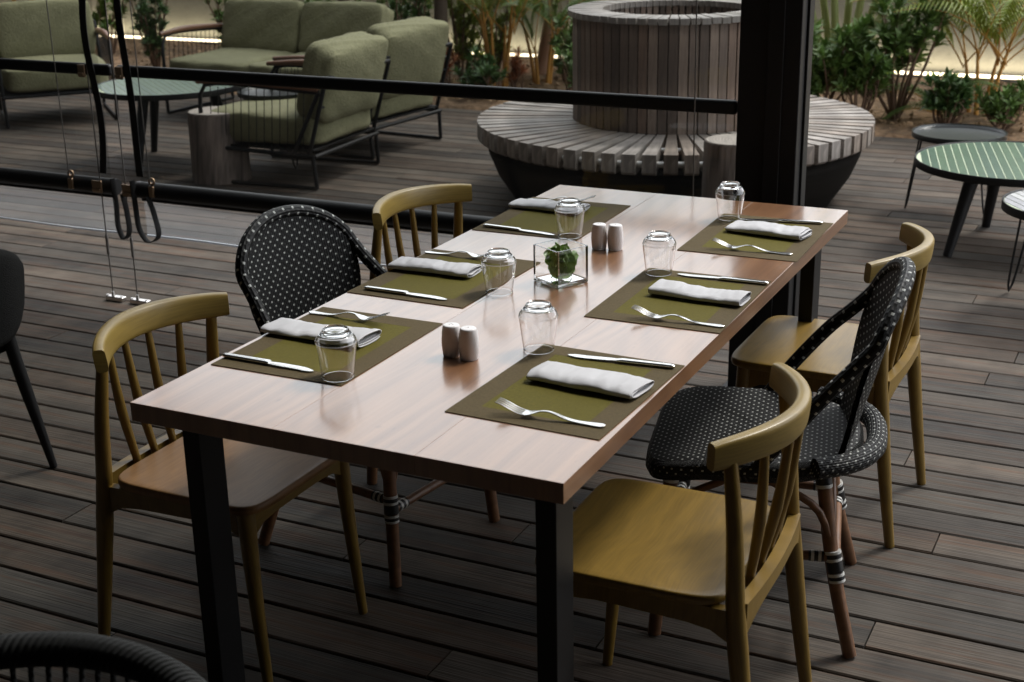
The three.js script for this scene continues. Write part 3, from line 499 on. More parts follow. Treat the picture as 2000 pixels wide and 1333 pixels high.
  mustardChair('nearest mustard spindle chair seen from behind its curved rail', 0.455, 0.552, Math.PI + 0.02);
  mustardChair('mustard spindle chair nearest the tiled lounge tables, behind the woven chair', 0.464, -0.668, Math.PI - 0.01);
}
// ---------------------------------------------------------------- black and white woven bistro chairs
{
  const N = 64, dot = (u, v) => { let m = 0; for (const [a, b] of [[0.25, 0.25], [0.75, 0.75]]) { const du = Math.abs(u - a), dv = Math.abs(v - b); m = Math.max(m, smooth(0.125, 0.085, du) * smooth(0.11, 0.075, dv)); } return m; };
  const hgt = (u, v) => { const k = Math.floor(u * 4), w = Math.abs(Math.sin(u * 4 * Math.PI)), q = Math.abs(Math.sin((v * 2 + (k % 2) * 0.5) * Math.PI)); return 0.15 + 0.85 * w * (0.35 + 0.65 * q); };
  const wm = (s) => ({ map: colorTex(N, N, (u, v) => { const d = dot(u, v), b = 0.004 + 0.007 * hgt(u, v); return [mix(b, 0.5, d), mix(b * 1.02, 0.51, d), mix(b, 0.48, d)]; }, 1 / s, 1 / s), bumpMap: grayTex(N, N, (u, v) => hgt(u, v), 1 / s, 1 / s), bumpScale: 0.0018 });
  M.woven = phy({ ...wm(0.028), roughness: 0.5, specularIntensity: 0.4 }); M.wovenTube = phy({ ...wm(0.036), roughness: 0.5, specularIntensity: 0.4 }); M.wovenSeat = phy({ ...wm(0.022), roughness: 0.5, specularIntensity: 0.4 });
  const rn = tileFbm(4, 30, 3, 241);
  M.cane = std({ color: lin(0.2, 0.098, 0.046), roughness: 0.42, map: colorTex(128, 256, (u, v) => { const g = 0.5 + 0.7 * rn(u, v) * 0.8; return [g, g * 0.95, g * 0.9]; }, 1 / 0.1, 1 / 0.4) });
  M.bandWhite = std({ color: lin(0.6, 0.6, 0.57), roughness: 0.45 }); M.bandBlack = std({ color: lin(0.012, 0.012, 0.012), roughness: 0.4 });
  function sheetGeo(nu, nv, f, th) { // double skinned surface from f(u,v)->Vector3
    const pos = [], uv = [], idx = [], n1 = nv + 1, e = 1e-3;
    for (let k = 0; k < 2; k++) for (let i = 0; i <= nu; i++) for (let j = 0; j <= nv; j++) {
      const u = i / nu, v = j / nv, p = f(u, v), a = f(Math.min(1, u + e), v).sub(f(Math.max(0, u - e), v)), b = f(u, Math.min(1, v + e)).sub(f(u, Math.max(0, v - e))), n = a.cross(b).normalize();
      p.addScaledVector(n, (k ? -1 : 1) * th / 2); pos.push(p.x, p.y, p.z); uv.push(p.z, p.y + Math.abs(p.x) * 0.6);
    }
    const o = n1 * (nu + 1); for (let k = 0; k < 2; k++) for (let i = 0; i < nu; i++) for (let j = 0; j < nv; j++) { const a = k * o + i * n1 + j, b = a + 1, c = a + n1, d = c + 1; k ? idx.push(a, b, c, b, d, c) : idx.push(a, c, b, b, c, d); }
    const g = new THREE.BufferGeometry(); g.setAttribute('position', new THREE.Float32BufferAttribute(pos, 3)); g.setAttribute('uv', new THREE.Float32BufferAttribute(uv, 2)); g.setIndex(idx); g.computeVertexNormals(); return g;
  }
  // back: leaning, curved round the sitter, arched at the top and narrowing to the seat
  const halfW = y => y > 0.68 ? 0.208 * Math.sqrt(clamp(1 - Math.pow((y - 0.66) / 0.189, 2.3), 0, 1)) + 0.001 : mix(0.14, 0.208, Math.pow(smooth(0.43, 0.68, y), 0.8));
  const backP = (s, y) => { const z = s * halfW(y), x = mix(-0.2, -0.312, Math.pow((y - 0.43) / 0.42, 0.9)) + 0.9 * z * z; return V3(x, y, z); };
  const panel = sheetGeo(30, 24, (u, v) => backP(v * 2 - 1, mix(0.43, 0.847, u)), 0.012);
  const hoopPts = []; for (const s of [-1, 1]) { const q = []; for (let y = 0.56; y < 0.886; y += 0.03) q.push(backP(s, Math.min(y, 0.884))); s < 0 ? hoopPts.push(...q) : hoopPts.push(...q.reverse()); }
  const arm = s => [[-0.015, 0.45, s * 0.232], [-0.05, 0.50, s * 0.24], [-0.10, 0.565, s * 0.242], [-0.155, 0.632, s * 0.234], [-0.21, 0.69, s * 0.217]];
  const upper = []; for (let k = 0; k <= 16; k++) { const a = k / 16 * Math.PI, y = 0.71 + 0.137 * Math.sin(a), s = -Math.cos(a); const p = backP(Math.sign(s) || 1, y); upper.push(V3(mix(-0.2, -0.312, Math.pow((y - 0.43) / 0.42, 0.9)) + 0.9 * p.z * p.z, y, 0.212 * s * (Math.abs(s) > 0.97 ? 1 : 1))); }
  const hoop = tube([...arm(-1), ...upper.slice(1, -1).map(p => [p.x, p.y, p.z]), ...arm(1).reverse()], 0.0165, 12, 90);
  const seatOut = (a) => { const c = Math.cos(a), s = Math.sin(a), e = c > 0 ? 0.42 : 0.72; return [0.24 * Math.sign(c) * Math.pow(Math.abs(c), e), mix(0.195, 0.272, c * 0.5 + 0.5) * Math.sign(s) * Math.pow(Math.abs(s), e)]; };
  const sring = (f, y, dr = 0) => [...Array(72)].map((_, k) => { const a = k / 72 * 6.283, [x, z] = seatOut(a); return V3(x * f, y - 0.02 * Math.pow(Math.max(0, x / 0.235), 3) * f, z * f); }).reverse();
  const seat = rings([sring(0.90, 0.408), sring(0.985, 0.412), sring(1.012, 0.428), sring(1.005, 0.447), sring(0.97, 0.458), sring(0.85, 0.46), sring(0.6, 0.455), sring(0.3, 0.452), sring(0.05, 0.451)]); { const p = seat.attributes.position, uv = seat.attributes.uv, n = seat.attributes.normal; for (let i = 0; i < p.count; i++) uv.setXY(i, p.getZ(i) + (Math.abs(n.getY(i)) < 0.5 ? p.getX(i) : 0), Math.abs(n.getY(i)) < 0.5 ? p.getY(i) : p.getX(i)); }
  const skirt = tube([...Array(13)].map((_, k) => { const a = Math.PI * (0.62 + 0.76 * k / 12), [x, z] = seatOut(a); return [x * 1.08 - 0.012, 0.452, z * 1.06]; }), 0.024, 10, 30);
  const legF = s => tube([[0.175, 0.42, s * 0.185], [0.19, 0.2, s * 0.2], [0.205, 0.002, s * 0.215]], [0.0165, 0.0165, 0.0155], 12, 10), legR = s => tube([[-0.155, 0.42, s * 0.15], [-0.19, 0.2, s * 0.185], [-0.238, 0.002, s * 0.225]], [0.0165, 0.0165, 0.0155], 12, 10);
  const lp = (front, s, y) => { const t = clamp((0.42 - y) / 0.42); return front ? [mix(0.175, 0.205, t), y, s * mix(0.185, 0.215, t)] : [mix(-0.155, -0.238, Math.pow(t, 1.15)), y, s * mix(0.15, 0.225, t)]; };
  function band(front, s, y, k) { const o = []; for (const [dy, w] of k) { const a = lp(front, s, y + dy - w / 2), b = lp(front, s, y + dy + w / 2); o.push(rod(a, b, 0.0187, 0.0187, 12)); } return o; }
  const stretch = [[[true, 1], [true, -1], 0.2], [[true, 1], [false, 1], 0.225], [[true, -1], [false, -1], 0.225], [[false, 1], [false, -1], 0.2]];
  const braces = [];
  for (const [f, s] of [[true, 1], [true, -1], [false, 1], [false, -1]]) { const a = lp(f, s, 0.25), b = [f ? 0.05 : -0.03, 0.405, s * (f ? 0.205 : 0.185)]; braces.push(tube([a, [mix(a[0], b[0], 0.25), 0.34, mix(a[2], b[2], 0.2)], b], 0.0095, 8, 8)); const c = [f ? 0.19 : -0.17, 0.405, s * 0.04]; braces.push(tube([a, [mix(a[0], c[0], 0.3), 0.34, mix(a[2], c[2], 0.3)], c], 0.0095, 8, 8)); }
  function bistro(label, x, z, a) {
    const t = thing('bistro_chair', label, 'chair', [x, 0, z], a, 'black woven bistro chairs');
    part('back_panel', panel, M.woven, t); part('hoop', hoop, M.wovenTube, t); part('seat', seat, M.wovenSeat, t); part('seat_roll', skirt, M.wovenSeat, t);
    for (const [f, s] of [[true, 1], [true, -1], [false, 1], [false, -1]]) {
      const leg = part('leg', f ? legF(s) : legR(s), M.cane, t);
      for (const g of [...band(f, s, 0.205, [[0.032, 0.006], [0.016, 0.006], [-0.018, 0.006], [-0.032, 0.005]]), ...band(f, s, 0.385, [[0, 0.007]])]) part('white_binding', g, M.bandWhite, leg);
      for (const g of [...band(f, s, 0.205, [[0.024, 0.009], [0.0, 0.024], [-0.025, 0.007]]), ...band(f, s, 0.40, [[0, 0.022]])]) part('black_binding', g, M.bandBlack, leg);
    }
    for (const [[f1, s1], [f2, s2], y] of stretch) { const a1 = lp(f1, s1, y), b1 = lp(f2, s2, y); part('stretcher', rod(a1, b1, 0.0115, 0.0115, 10), M.cane, t); for (const e of [0.1, 0.9]) { const q = (k) => a1.map((v, i) => mix(v, b1[i], e + k)); part('binding', rod(q(-0.03), q(-0.012), 0.0132), M.bandWhite, t); part('binding', rod(q(0.012), q(0.03), 0.0132), M.bandWhite, t); part('binding', [rod(q(-0.045), q(0.045), 0.0126)], M.bandBlack, t); } }
    for (const g of braces) part('brace', g, M.cane, t);
    return t;
  }
  bistro('black woven bistro chair with white dots, its oval back beside the curtain', -0.515, 0.012, -0.145);
  bistro('black woven bistro chair with white dots, seat and cane legs in view', 0.475, -0.055, Math.PI + 0.22);
}
// ---------------------------------------------------------------- dark chairs cut by the picture edge
{
  const fb = tileFbm(60, 60, 2, 251);
  M.charcoal = phy({ specularIntensity: 0.25, color: lin(0.009, 0.009, 0.0087), roughness: 0.9, bumpMap: grayTex(256, 256, (u, v) => fb(u, v), 1 / 0.12, 1 / 0.12), bumpScale: 0.0015 });
  // upholstered chair at the left, facing away from the table
  const t = thing('padded_chair', 'charcoal padded chair with black tapered legs, cut by the picture edge', 'chair', [-1.93, 0, 0.27], Math.PI);
  const R = []; for (let i = 0; i <= 24; i++) { const u = i / 24, a = mix(-1.25, 1.25, u), ring = []; const cx = -0.262 + 0.09 * Math.pow(u * 2 - 1, 2), cz = 0.245 * (u * 2 - 1), top = mix(0.73, 0.64, Math.pow(Math.abs(a / 1.25), 2.2)), e = Math.pow(Math.abs(u * 2 - 1), 8), bt = 0.42 + 0.05 * e;
    for (let k = 0; k < 16; k++) { const b = k / 16 * 6.283, c = Math.cos(b), s = Math.sin(b), th = 0.022 * Math.sign(c) * Math.pow(Math.abs(c), 0.6), y = mix(bt, top, 0.5 + 0.5 * Math.sign(s) * Math.pow(Math.abs(s), 0.5)), lean = -0.16 * (y - 0.42); ring.push(V3(cx + -th + lean, y, cz + th * 0.5 * (u * 2 - 1))); } R.push(ring.reverse()); }
  part('backrest', rings(R), M.charcoal, t);
  part('seat', place(cushion(0.46, 0.075, 0.47, 0.012, 5, 12, 0.003), 0.03, 0.435, 0), M.charcoal, t);
  part('seat_frame', rbox(0.4, 0.03, 0.4, 0.006, 0.02, 0.385, 0), M.steel, t);
  for (const s of [-1, 1]) { part('rear_leg', tube([[-0.18, 0.52, s * 0.185], [-0.2, 0.38, s * 0.19], [-0.268, 0.001, s * 0.222]], [0.02, 0.019, 0.0115], 12, 10), M.steel, t); part('front_leg', tube([[0.17, 0.39, s * 0.17], [0.215, 0.001, s * 0.2]], [0.018, 0.011], 12, 4), M.steel, t); }
  // rope chair in the corner
  const c = thing('rope_chair', 'dark rope-back armchair in the near picture corner', 'chair', [0.12, 0, 1.985], -Math.PI / 2 + 0.12);
  const arc = (a, r, y) => V3(-r * Math.cos(a), y, r * Math.sin(a)), rope = grayTex(64, 64, (u, v) => 0.5 + 0.5 * Math.sin((u + v) * 6.283), 1 / 0.03, 1 / 0.012);
  M.rope = std({ color: lin(0.012, 0.0125, 0.011), roughness: 0.85, bumpMap: rope, bumpScale: 0.004 });
  const pts = []; for (let k = 0; k <= 24; k++) { const a = mix(-1.75, 1.75, k / 24); pts.push(arc(a, 0.315, 0.72 - 0.05 * Math.pow(Math.abs(a) / 1.75, 2))); }
  part('top_rail', tube(pts, 0.0235, 14, 70), M.rope, c);
  for (let k = 0; k < 44; k++) { const a = mix(-1.7, 1.7, (k + 0.5) / 44); part('cord', tube([arc(a, 0.315, 0.72 - 0.05 * Math.pow(Math.abs(a) / 1.75, 2)), arc(a, 0.262, 0.43)], 0.0042, 6, 1), M.rope, c); }
  const low = []; for (let k = 0; k < 40; k++) low.push(arc(k / 40 * 6.283, 0.262, 0.43)); part('seat_ring', tube(low, 0.014, 10, 60, true), M.steel, c);
  part('seat_cushion', place(cushion(0.46, 0.07, 0.46, 0.012, 3, 12, 0.003), 0, 0.465, 0), M.charcoal, c);
  for (const [x, z] of [[1, 1], [1, -1], [-1, 1], [-1, -1]]) part('leg', rod([x * 0.17, 0.43, z * 0.17], [x * 0.23, 0.001, z * 0.23], 0.014, 0.011, 10), M.steel, c);
}
// ---------------------------------------------------------------- round slatted bench with drum
{
  const s1 = tileFbm(4, 60, 3, 261), s2 = tileFbm(6, 5, 3, 263);
  const map = colorTex(512, 512, (u, v) => { const g = 0.6 + 0.5 * (s1(u, v) - 0.5) + 0.5 * (s2(u, v) - 0.5); return [g, g * 0.97, g * 0.93]; }, 1 / 0.5, 1 / 0.5), bump = grayTex(512, 512, (u, v) => s1(u, v), 1 / 0.5, 1 / 0.5);
  const tones = [[0.42, 0.385, 0.355], [0.5, 0.465, 0.44], [0.33, 0.285, 0.25], [0.42, 0.36, 0.315]].map(c => std({ color: lin(...c), map, bumpMap: bump, bumpScale: 0.001, roughness: 0.46 }));
  const dtones = [[0.27, 0.205, 0.17], [0.4, 0.31, 0.255], [0.18, 0.135, 0.11], [0.32, 0.225, 0.175]].map(c => std({ color: lin(...c), map, bumpMap: bump, bumpScale: 0.0015, roughness: 0.7 }));
  const t = thing('round_bench', 'round slatted timber bench with a tall slatted drum in its centre', 'bench', [-1.16, 0, -4.05]), N = 66, r = mulberry(66);
  // bench fin: vertical profile in (radius, height), wedge shaped in plan
  const slatProf = [[0.53, 0.42], [1.035, 0.42], [1.036, 0.335], [1.02, 0.322], [0.53, 0.322]], baseProf = [[0.56, 0.3212], [1.0, 0.3212], [0.82, 0.012], [0.72, 0.012], [0.56, 0.2]];
  const wedge = finProf => { const w = rad => 0.0205 + (rad - 0.53) * 0.026; const A = finProf.map(([a, y]) => V3(a, y, w(a))), B = finProf.map(([a, y]) => V3(a, y, -w(a))); const g = rings([B.slice().reverse(), A.slice().reverse()]); return metric(g); }, fin = wedge(slatProf), foot = wedge(baseProf);
  // cap / ends cut: fans of the profile are convex enough for a fan cap
  const stave = box(0.026, 0.53, 0.0435, 0.515, 0.685, 0), cap = (() => { const w = rad => 0.0155 + (rad - 0.37) * 0.035; return metric(rings([V3(0, 0, -1), V3(0, 0, 1)].map(d => [[0.372, 0.952], [0.552, 0.952], [0.552, 0.982], [0.372, 0.982]].map(([a, y]) => V3(a, y, d.z * w(a)))))); })(), inner = box(0.02, 0.5, 0.026, 0.385, 0.70, 0);
  for (const g of [fin, foot, cap]) g.computeVertexNormals();
  const footM = phy({ color: lin(0.016, 0.014, 0.012), map, roughness: 0.95, specularIntensity: 0.3 });
  for (let k = 0; k < N; k++) {
    const a = k / N * 6.28318; const put = (n, g, m) => { const p = part(n, g, m, t); p.rotation.y = a + (r() - 0.5) * 0.006; p.position.y = (r() - 0.5) * 0.003; };
    put('seat_slat', fin, tones[Math.floor(r() * 4)]); put('stave', stave, dtones[Math.floor(r() * 4)]); put('cap_slat', cap, tones[Math.floor(r() * 2)]); put('inner_stave', inner, dtones[Math.floor(r() * 4)]);
  }
  const galv = std({ color: lin(0.62, 0.62, 0.6), roughness: 0.45, metalness: 0.3 });
  const hoop = (rad, y, tr) => place(new THREE.TorusGeometry(rad, tr, 6, 90), 0, y, 0, Math.PI / 2);
  for (const [rad, y] of [[0.99, 0.366], [0.76, 0.385]]) part('support_ring', hoop(rad, y, 0.016), galv, t);
  for (const [rad, y] of [[0.495, 0.92], [0.495, 0.5]]) part('drum_ring', hoop(rad, y, 0.011), dtones[0], t);
  const inside = new THREE.LatheGeometry([[0.74, 0.003], [0.84, 0.003], [0.93, 0.14], [0.975, 0.25], [0.99, 0.316], [0.56, 0.318]].map(p => new THREE.Vector2(...p)), 48); part('base', inside, footM, t);
}
// ---------------------------------------------------------------- log stools
{
  const b1 = tileFbm(24, 3, 4, 271), bark = colorTex(512, 256, (u, v) => { const g = 0.45 + 0.9 * (b1(u, v) - 0.4); return [g, g * 0.93, g * 0.88]; }, 1 / 0.6, 1 / 0.5), bb = grayTex(512, 256, (u, v) => b1(u, v), 1 / 0.6, 1 / 0.5);
  const mb = std({ color: lin(0.27, 0.23, 0.205), map: bark, bumpMap: bb, bumpScale: 0.008, roughness: 0.85 });
  const top = std({ color: lin(0.42, 0.385, 0.345), roughness: 0.8, map: colorTex(256, 256, (u, v) => { const d = Math.hypot(u - 0.5, v - 0.5), g = 0.72 + 0.18 * Math.sin(d * 120 + 4 * b1(u, v)) + 0.3 * (b1(v, u) - 0.5); return [g, g * 0.96, g * 0.92]; }) });
  const nz = tileFbm(7, 3, 3, 277);
  function log(label, x, z, rad, h, sd) {
    const t = thing('log_stool', label, 'stool', [x, 0, z], sd, 'log stools'), ring = (y, k) => [...Array(36)].map((_, i) => { const a = i / 36 * 6.283, f = rad * k * (0.93 + 0.14 * nz(i / 36, 0.3 * y + sd)); return V3(Math.cos(a) * f, y, Math.sin(a) * f); }).reverse();
    part('bark', rings([0.001, h * 0.3, h * 0.6, h * 0.9, h - 0.008, h].map((y, i) => ring(y, i === 5 ? 0.975 : 1 + 0.05 * (1 - y / h)))), mb, t);
    const disc = new THREE.CircleGeometry(rad * 0.95, 36).rotateX(-Math.PI / 2).translate(0, h + 0.003, 0); part('cut_face', disc, top, t);
  }
  log('split log stool standing between the curtain and the lounge chairs', -3.69, -3.45, 0.16, 0.395, 0.4);
  log('pale log stool beside the round bench, half behind the column', -0.475, -2.93, 0.135, 0.54, 1.9);
}
// ---------------------------------------------------------------- round lounge tables
{
  const tn = tileFbm(30, 30, 3, 281);
  const tileMap = colorTex(256, 256, (u, v) => { const g = 0.7 + 0.5 * (tn(u, v) - 0.5); return [g, g, g]; }, 1 / 0.4, 1 / 0.4);
  const glaze = [[0.075, 0.15, 0.085], [0.09, 0.17, 0.095], [0.065, 0.135, 0.085]].map(c => std({ color: lin(...c), roughness: 0.28, map: tileMap })), pale = [[0.5, 0.5, 0.5], [0.42, 0.42, 0.44], [0.56, 0.56, 0.55]].map(c => std({ color: lin(...c), roughness: 0.35, map: tileMap }));
  const grout = std({ color: lin(0.46, 0.52, 0.37), roughness: 0.8 });
  function stripTable(name, label, x, z, rad, h, turn, glz, legs) {
    const t = thing(name, label, 'table', [x, 0, z], turn, 'lounge side tables'), r = mulberry(Math.floor(rad * 999 + x * 77));
    part('rim', [new THREE.LatheGeometry([[rad - 0.008, h - 0.03], [rad, h - 0.03], [rad, h + 0.003], [rad - 0.006, h + 0.003], [rad - 0.008, h - 0.003]].map(p => new THREE.Vector2(...p)), 64)], M.steel, t);
    part('tray', place(new THREE.CylinderGeometry(rad - 0.008, rad - 0.008, 0.02, 56), 0, h - 0.0128, 0), grout, t);
    const pitch = 0.037, R0 = rad - 0.011, n = Math.floor(R0 / pitch);
    for (let k = -n - 1; k <= n; k++) {
      const x0 = k * pitch + 0.003, x1 = (k + 1) * pitch - 0.003; if (Math.max(Math.abs(x0), Math.abs(x1)) >= R0) continue; const pts = []; for (let q = 0; q <= 4; q++) { const xx = mix(x0, x1, q / 4); pts.push([xx, Math.sqrt(R0 * R0 - xx * xx)]); } const poly = [...pts, ...pts.slice().reverse().map(([a, b]) => [a, -b])];
      const g = metric(new THREE.ExtrudeGeometry(new THREE.Shape(poly.map(p => new THREE.Vector2(...p))), { depth: 0.005, bevelEnabled: true, bevelSize: 0.0008, bevelThickness: 0.0008, bevelSegments: 1 }).rotateX(-Math.PI / 2).translate(0, h - 0.0065, 0)); part('tile_strip', g, glz[Math.floor(r() * 3)], t);
    }
    legs(t, h, rad); return t;
  }
  const cone = (t, h, rad) => { for (let k = 0; k < 3; k++) { const a = k * 2.094 + 0.35; part('leg', tube([[Math.cos(a) * rad * 0.55, h - 0.027, Math.sin(a) * rad * 0.55], [Math.cos(a) * rad * 0.82, 0.001, Math.sin(a) * rad * 0.82]], [0.034, 0.02], 12, 2), M.steel, t); } part('leg_ring', place(new THREE.CylinderGeometry(rad * 0.6, rad * 0.6, 0.012, 32), 0, h - 0.034, 0), M.steel, t); };
  const hairpin = (t, h, rad) => { for (let k = 0; k < 3; k++) { const a = k * 2.094 + 0.15, p = (rr, da, y) => [Math.cos(a + da) * rr, y, Math.sin(a + da) * rr]; part('hairpin_leg', tube([p(rad * 0.82, -0.16, h - 0.02), p(rad * 1.02, -0.03, 0.02), p(rad * 1.03, 0, 0.007), p(rad * 1.02, 0.03, 0.02), p(rad * 0.82, 0.16, h - 0.02)], 0.0052, 6, 26), M.steel, t); } };
  stripTable('striped_table', 'round green striped table on black tapered legs beyond the far mustard chair', 0.615, -3.62, 0.435, 0.4, 0.22, glaze, cone);
  stripTable('striped_table', 'round white striped table on hairpin legs at the picture edge', 0.96, -2.72, 0.285, 0.43, 0.6, pale, hairpin);
  stripTable('striped_table', 'round green striped table among the lounge seats behind the curtain', -4.28, -3.78, 0.45, 0.47, 0.9, glaze, cone);
  for (const [x, z, rad, h, l] of [[0.275, -4.24, 0.228, 0.385, 'small round black tray table on hairpin legs beside the garden bed'], [-3.62, -3.98, 0.25, 0.43, 'small round black tray table tucked beside the lounge chair with side rods']]) {
    const t = thing('tray_table', l, 'table', [x, 0, z], -0.55, 'black tray tables');
    part('tray', new THREE.LatheGeometry([[0.0001, h - 0.016], [rad - 0.004, h - 0.016], [rad, h - 0.012], [rad, h + 0.012], [rad - 0.004, h + 0.012], [rad - 0.006, h - 0.006], [0.0001, h - 0.006]].map(p => new THREE.Vector2(...p)), 56), std({ color: lin(0.02, 0.024, 0.024), roughness: 0.3, metalness: 0.3 }), t); hairpin(t, h, rad);
  }
}
// ---------------------------------------------------------------- lounge seats: black tube frames, olive cushions (built facing +x)
{
  const cn = tileFbm(80, 80, 2, 291), cl = tileFbm(5, 5, 4, 293);
  M.olive = std({ color: lin(0.24, 0.232, 0.125), roughness: 0.9, map: colorTex(256, 256, (u, v) => { const g = 0.78 + 0.25 * (cn(u, v) - 0.5) + 0.2 * (cl(u, v) - 0.5); return [g, g, g]; }, 1 / 0.5, 1 / 0.5), bumpMap: grayTex(256, 256, (u, v) => 0.5 * cn(u, v) + 0.5 * cl(u, v), 1 / 0.5, 1 / 0.5), bumpScale: 0.006 });
  const wood = std({ color: lin(0.16, 0.075, 0.04), roughness: 0.45 });
  function lounge(name, label, x, z, turn, w, seats) {
    const t = thing(name, label, name === 'lounge_sofa' ? 'sofa' : 'armchair', [x, 0, z], turn, 'olive lounge seats'), hw = w / 2, T = (p, r = 0.0125) => tube(p, r, 8);
    for (const s of [-1, 1]) {
      const zz = s * hw;
      part('side_frame', [T([[-0.36, 0.19, zz], [-0.37, 0.0125, zz * 0.98]]), T([[0.36, 0.21, zz], [0.37, 0.0125, zz * 0.98]]), T([[-0.37, 0.013, zz * 0.98], [0.37, 0.013, zz * 0.98]], 0.011), T([[-0.37, 0.19, zz], [0.37, 0.215, zz]]), T([[-0.34, 0.2, zz], [-0.47, 0.62, zz]]), T([[-0.24, 0.2, zz], [-0.42, 0.545, zz]]), T([[0.35, 0.21, zz], [0.33, 0.54, zz], [0.27, 0.565, zz], [-0.42, 0.545, zz]])], M.steel, t);
      const rods = []; for (let k = 0; k < 13; k++) { const q = mix(-0.3, 0.3, k / 12); rods.push(rod([q, 0.2, zz], [q - 0.03, 0.552, zz], 0.0026, 0.0026, 5)); } part('side_rods', rods, M.steel, t);
      part('armrest', tube([[0.36, 0.575, zz], [0.1, 0.588, zz], [-0.2, 0.575, zz], [-0.42, 0.56, zz]], [0.014, 0.022, 0.02, 0.014], 10, 14), wood, t);
    }
    part('rear_frame', [T([[-0.37, 0.19, -hw], [-0.37, 0.19, hw]]), T([[-0.47, 0.62, -hw], [-0.475, 0.63, 0], [-0.47, 0.62, hw]]), T([[-0.42, 0.46, -hw], [-0.42, 0.46, hw]], 0.008), T([[0.37, 0.215, -hw], [0.37, 0.215, hw]]), rbox(0.72, 0.012, w - 0.03, 0.003, 0, 0.222, 0)], M.steel, t);
    const cw = (w - 0.05) / seats;
    for (let k = 0; k < seats; k++) {
      const cz = -w / 2 + 0.025 + cw * (k + 0.5);
      part('seat_cushion', place(cushion(0.76, 0.175, cw - 0.01, 0.012, 9, 16, 0.012), 0.0, 0.322, cz), M.olive, t);
      part('back_cushion', place(cushion(0.2, seats > 1 ? 0.4 : 0.42, cw - 0.02, 0.014, 9, 16, 0.024), -0.37, seats > 1 ? 0.555 : 0.58, cz, 0, 0, 0.26), M.olive, t);
    }
    return t;
  }
  lounge('lounge_chair', 'olive lounge chair with its back to the bench, nearest to the log stool', -3.39, -3.74, Math.PI + 0.06, 0.74, 1);
  lounge('lounge_chair', 'olive lounge chair with its back to the bench, farther from the log stool', -3.47, -4.62, Math.PI - 0.1, 0.74, 1);
  lounge('lounge_sofa', 'two-seat olive lounge sofa with dark back cushions in front of the planting', -4.68, -5.45, -Math.PI / 2 - 0.04, 1.5, 2);
  lounge('lounge_chair', 'olive lounge chair behind the clear curtain beside its dark edge hem', -6.15, -4.75, -Math.PI / 2 + 0.85, 0.76, 1);
  lounge('lounge_chair', 'olive lounge chair cut by the picture edge behind the curtain', -6.75, -4.0, -Math.PI / 2 + 1.2, 0.76, 1);
}
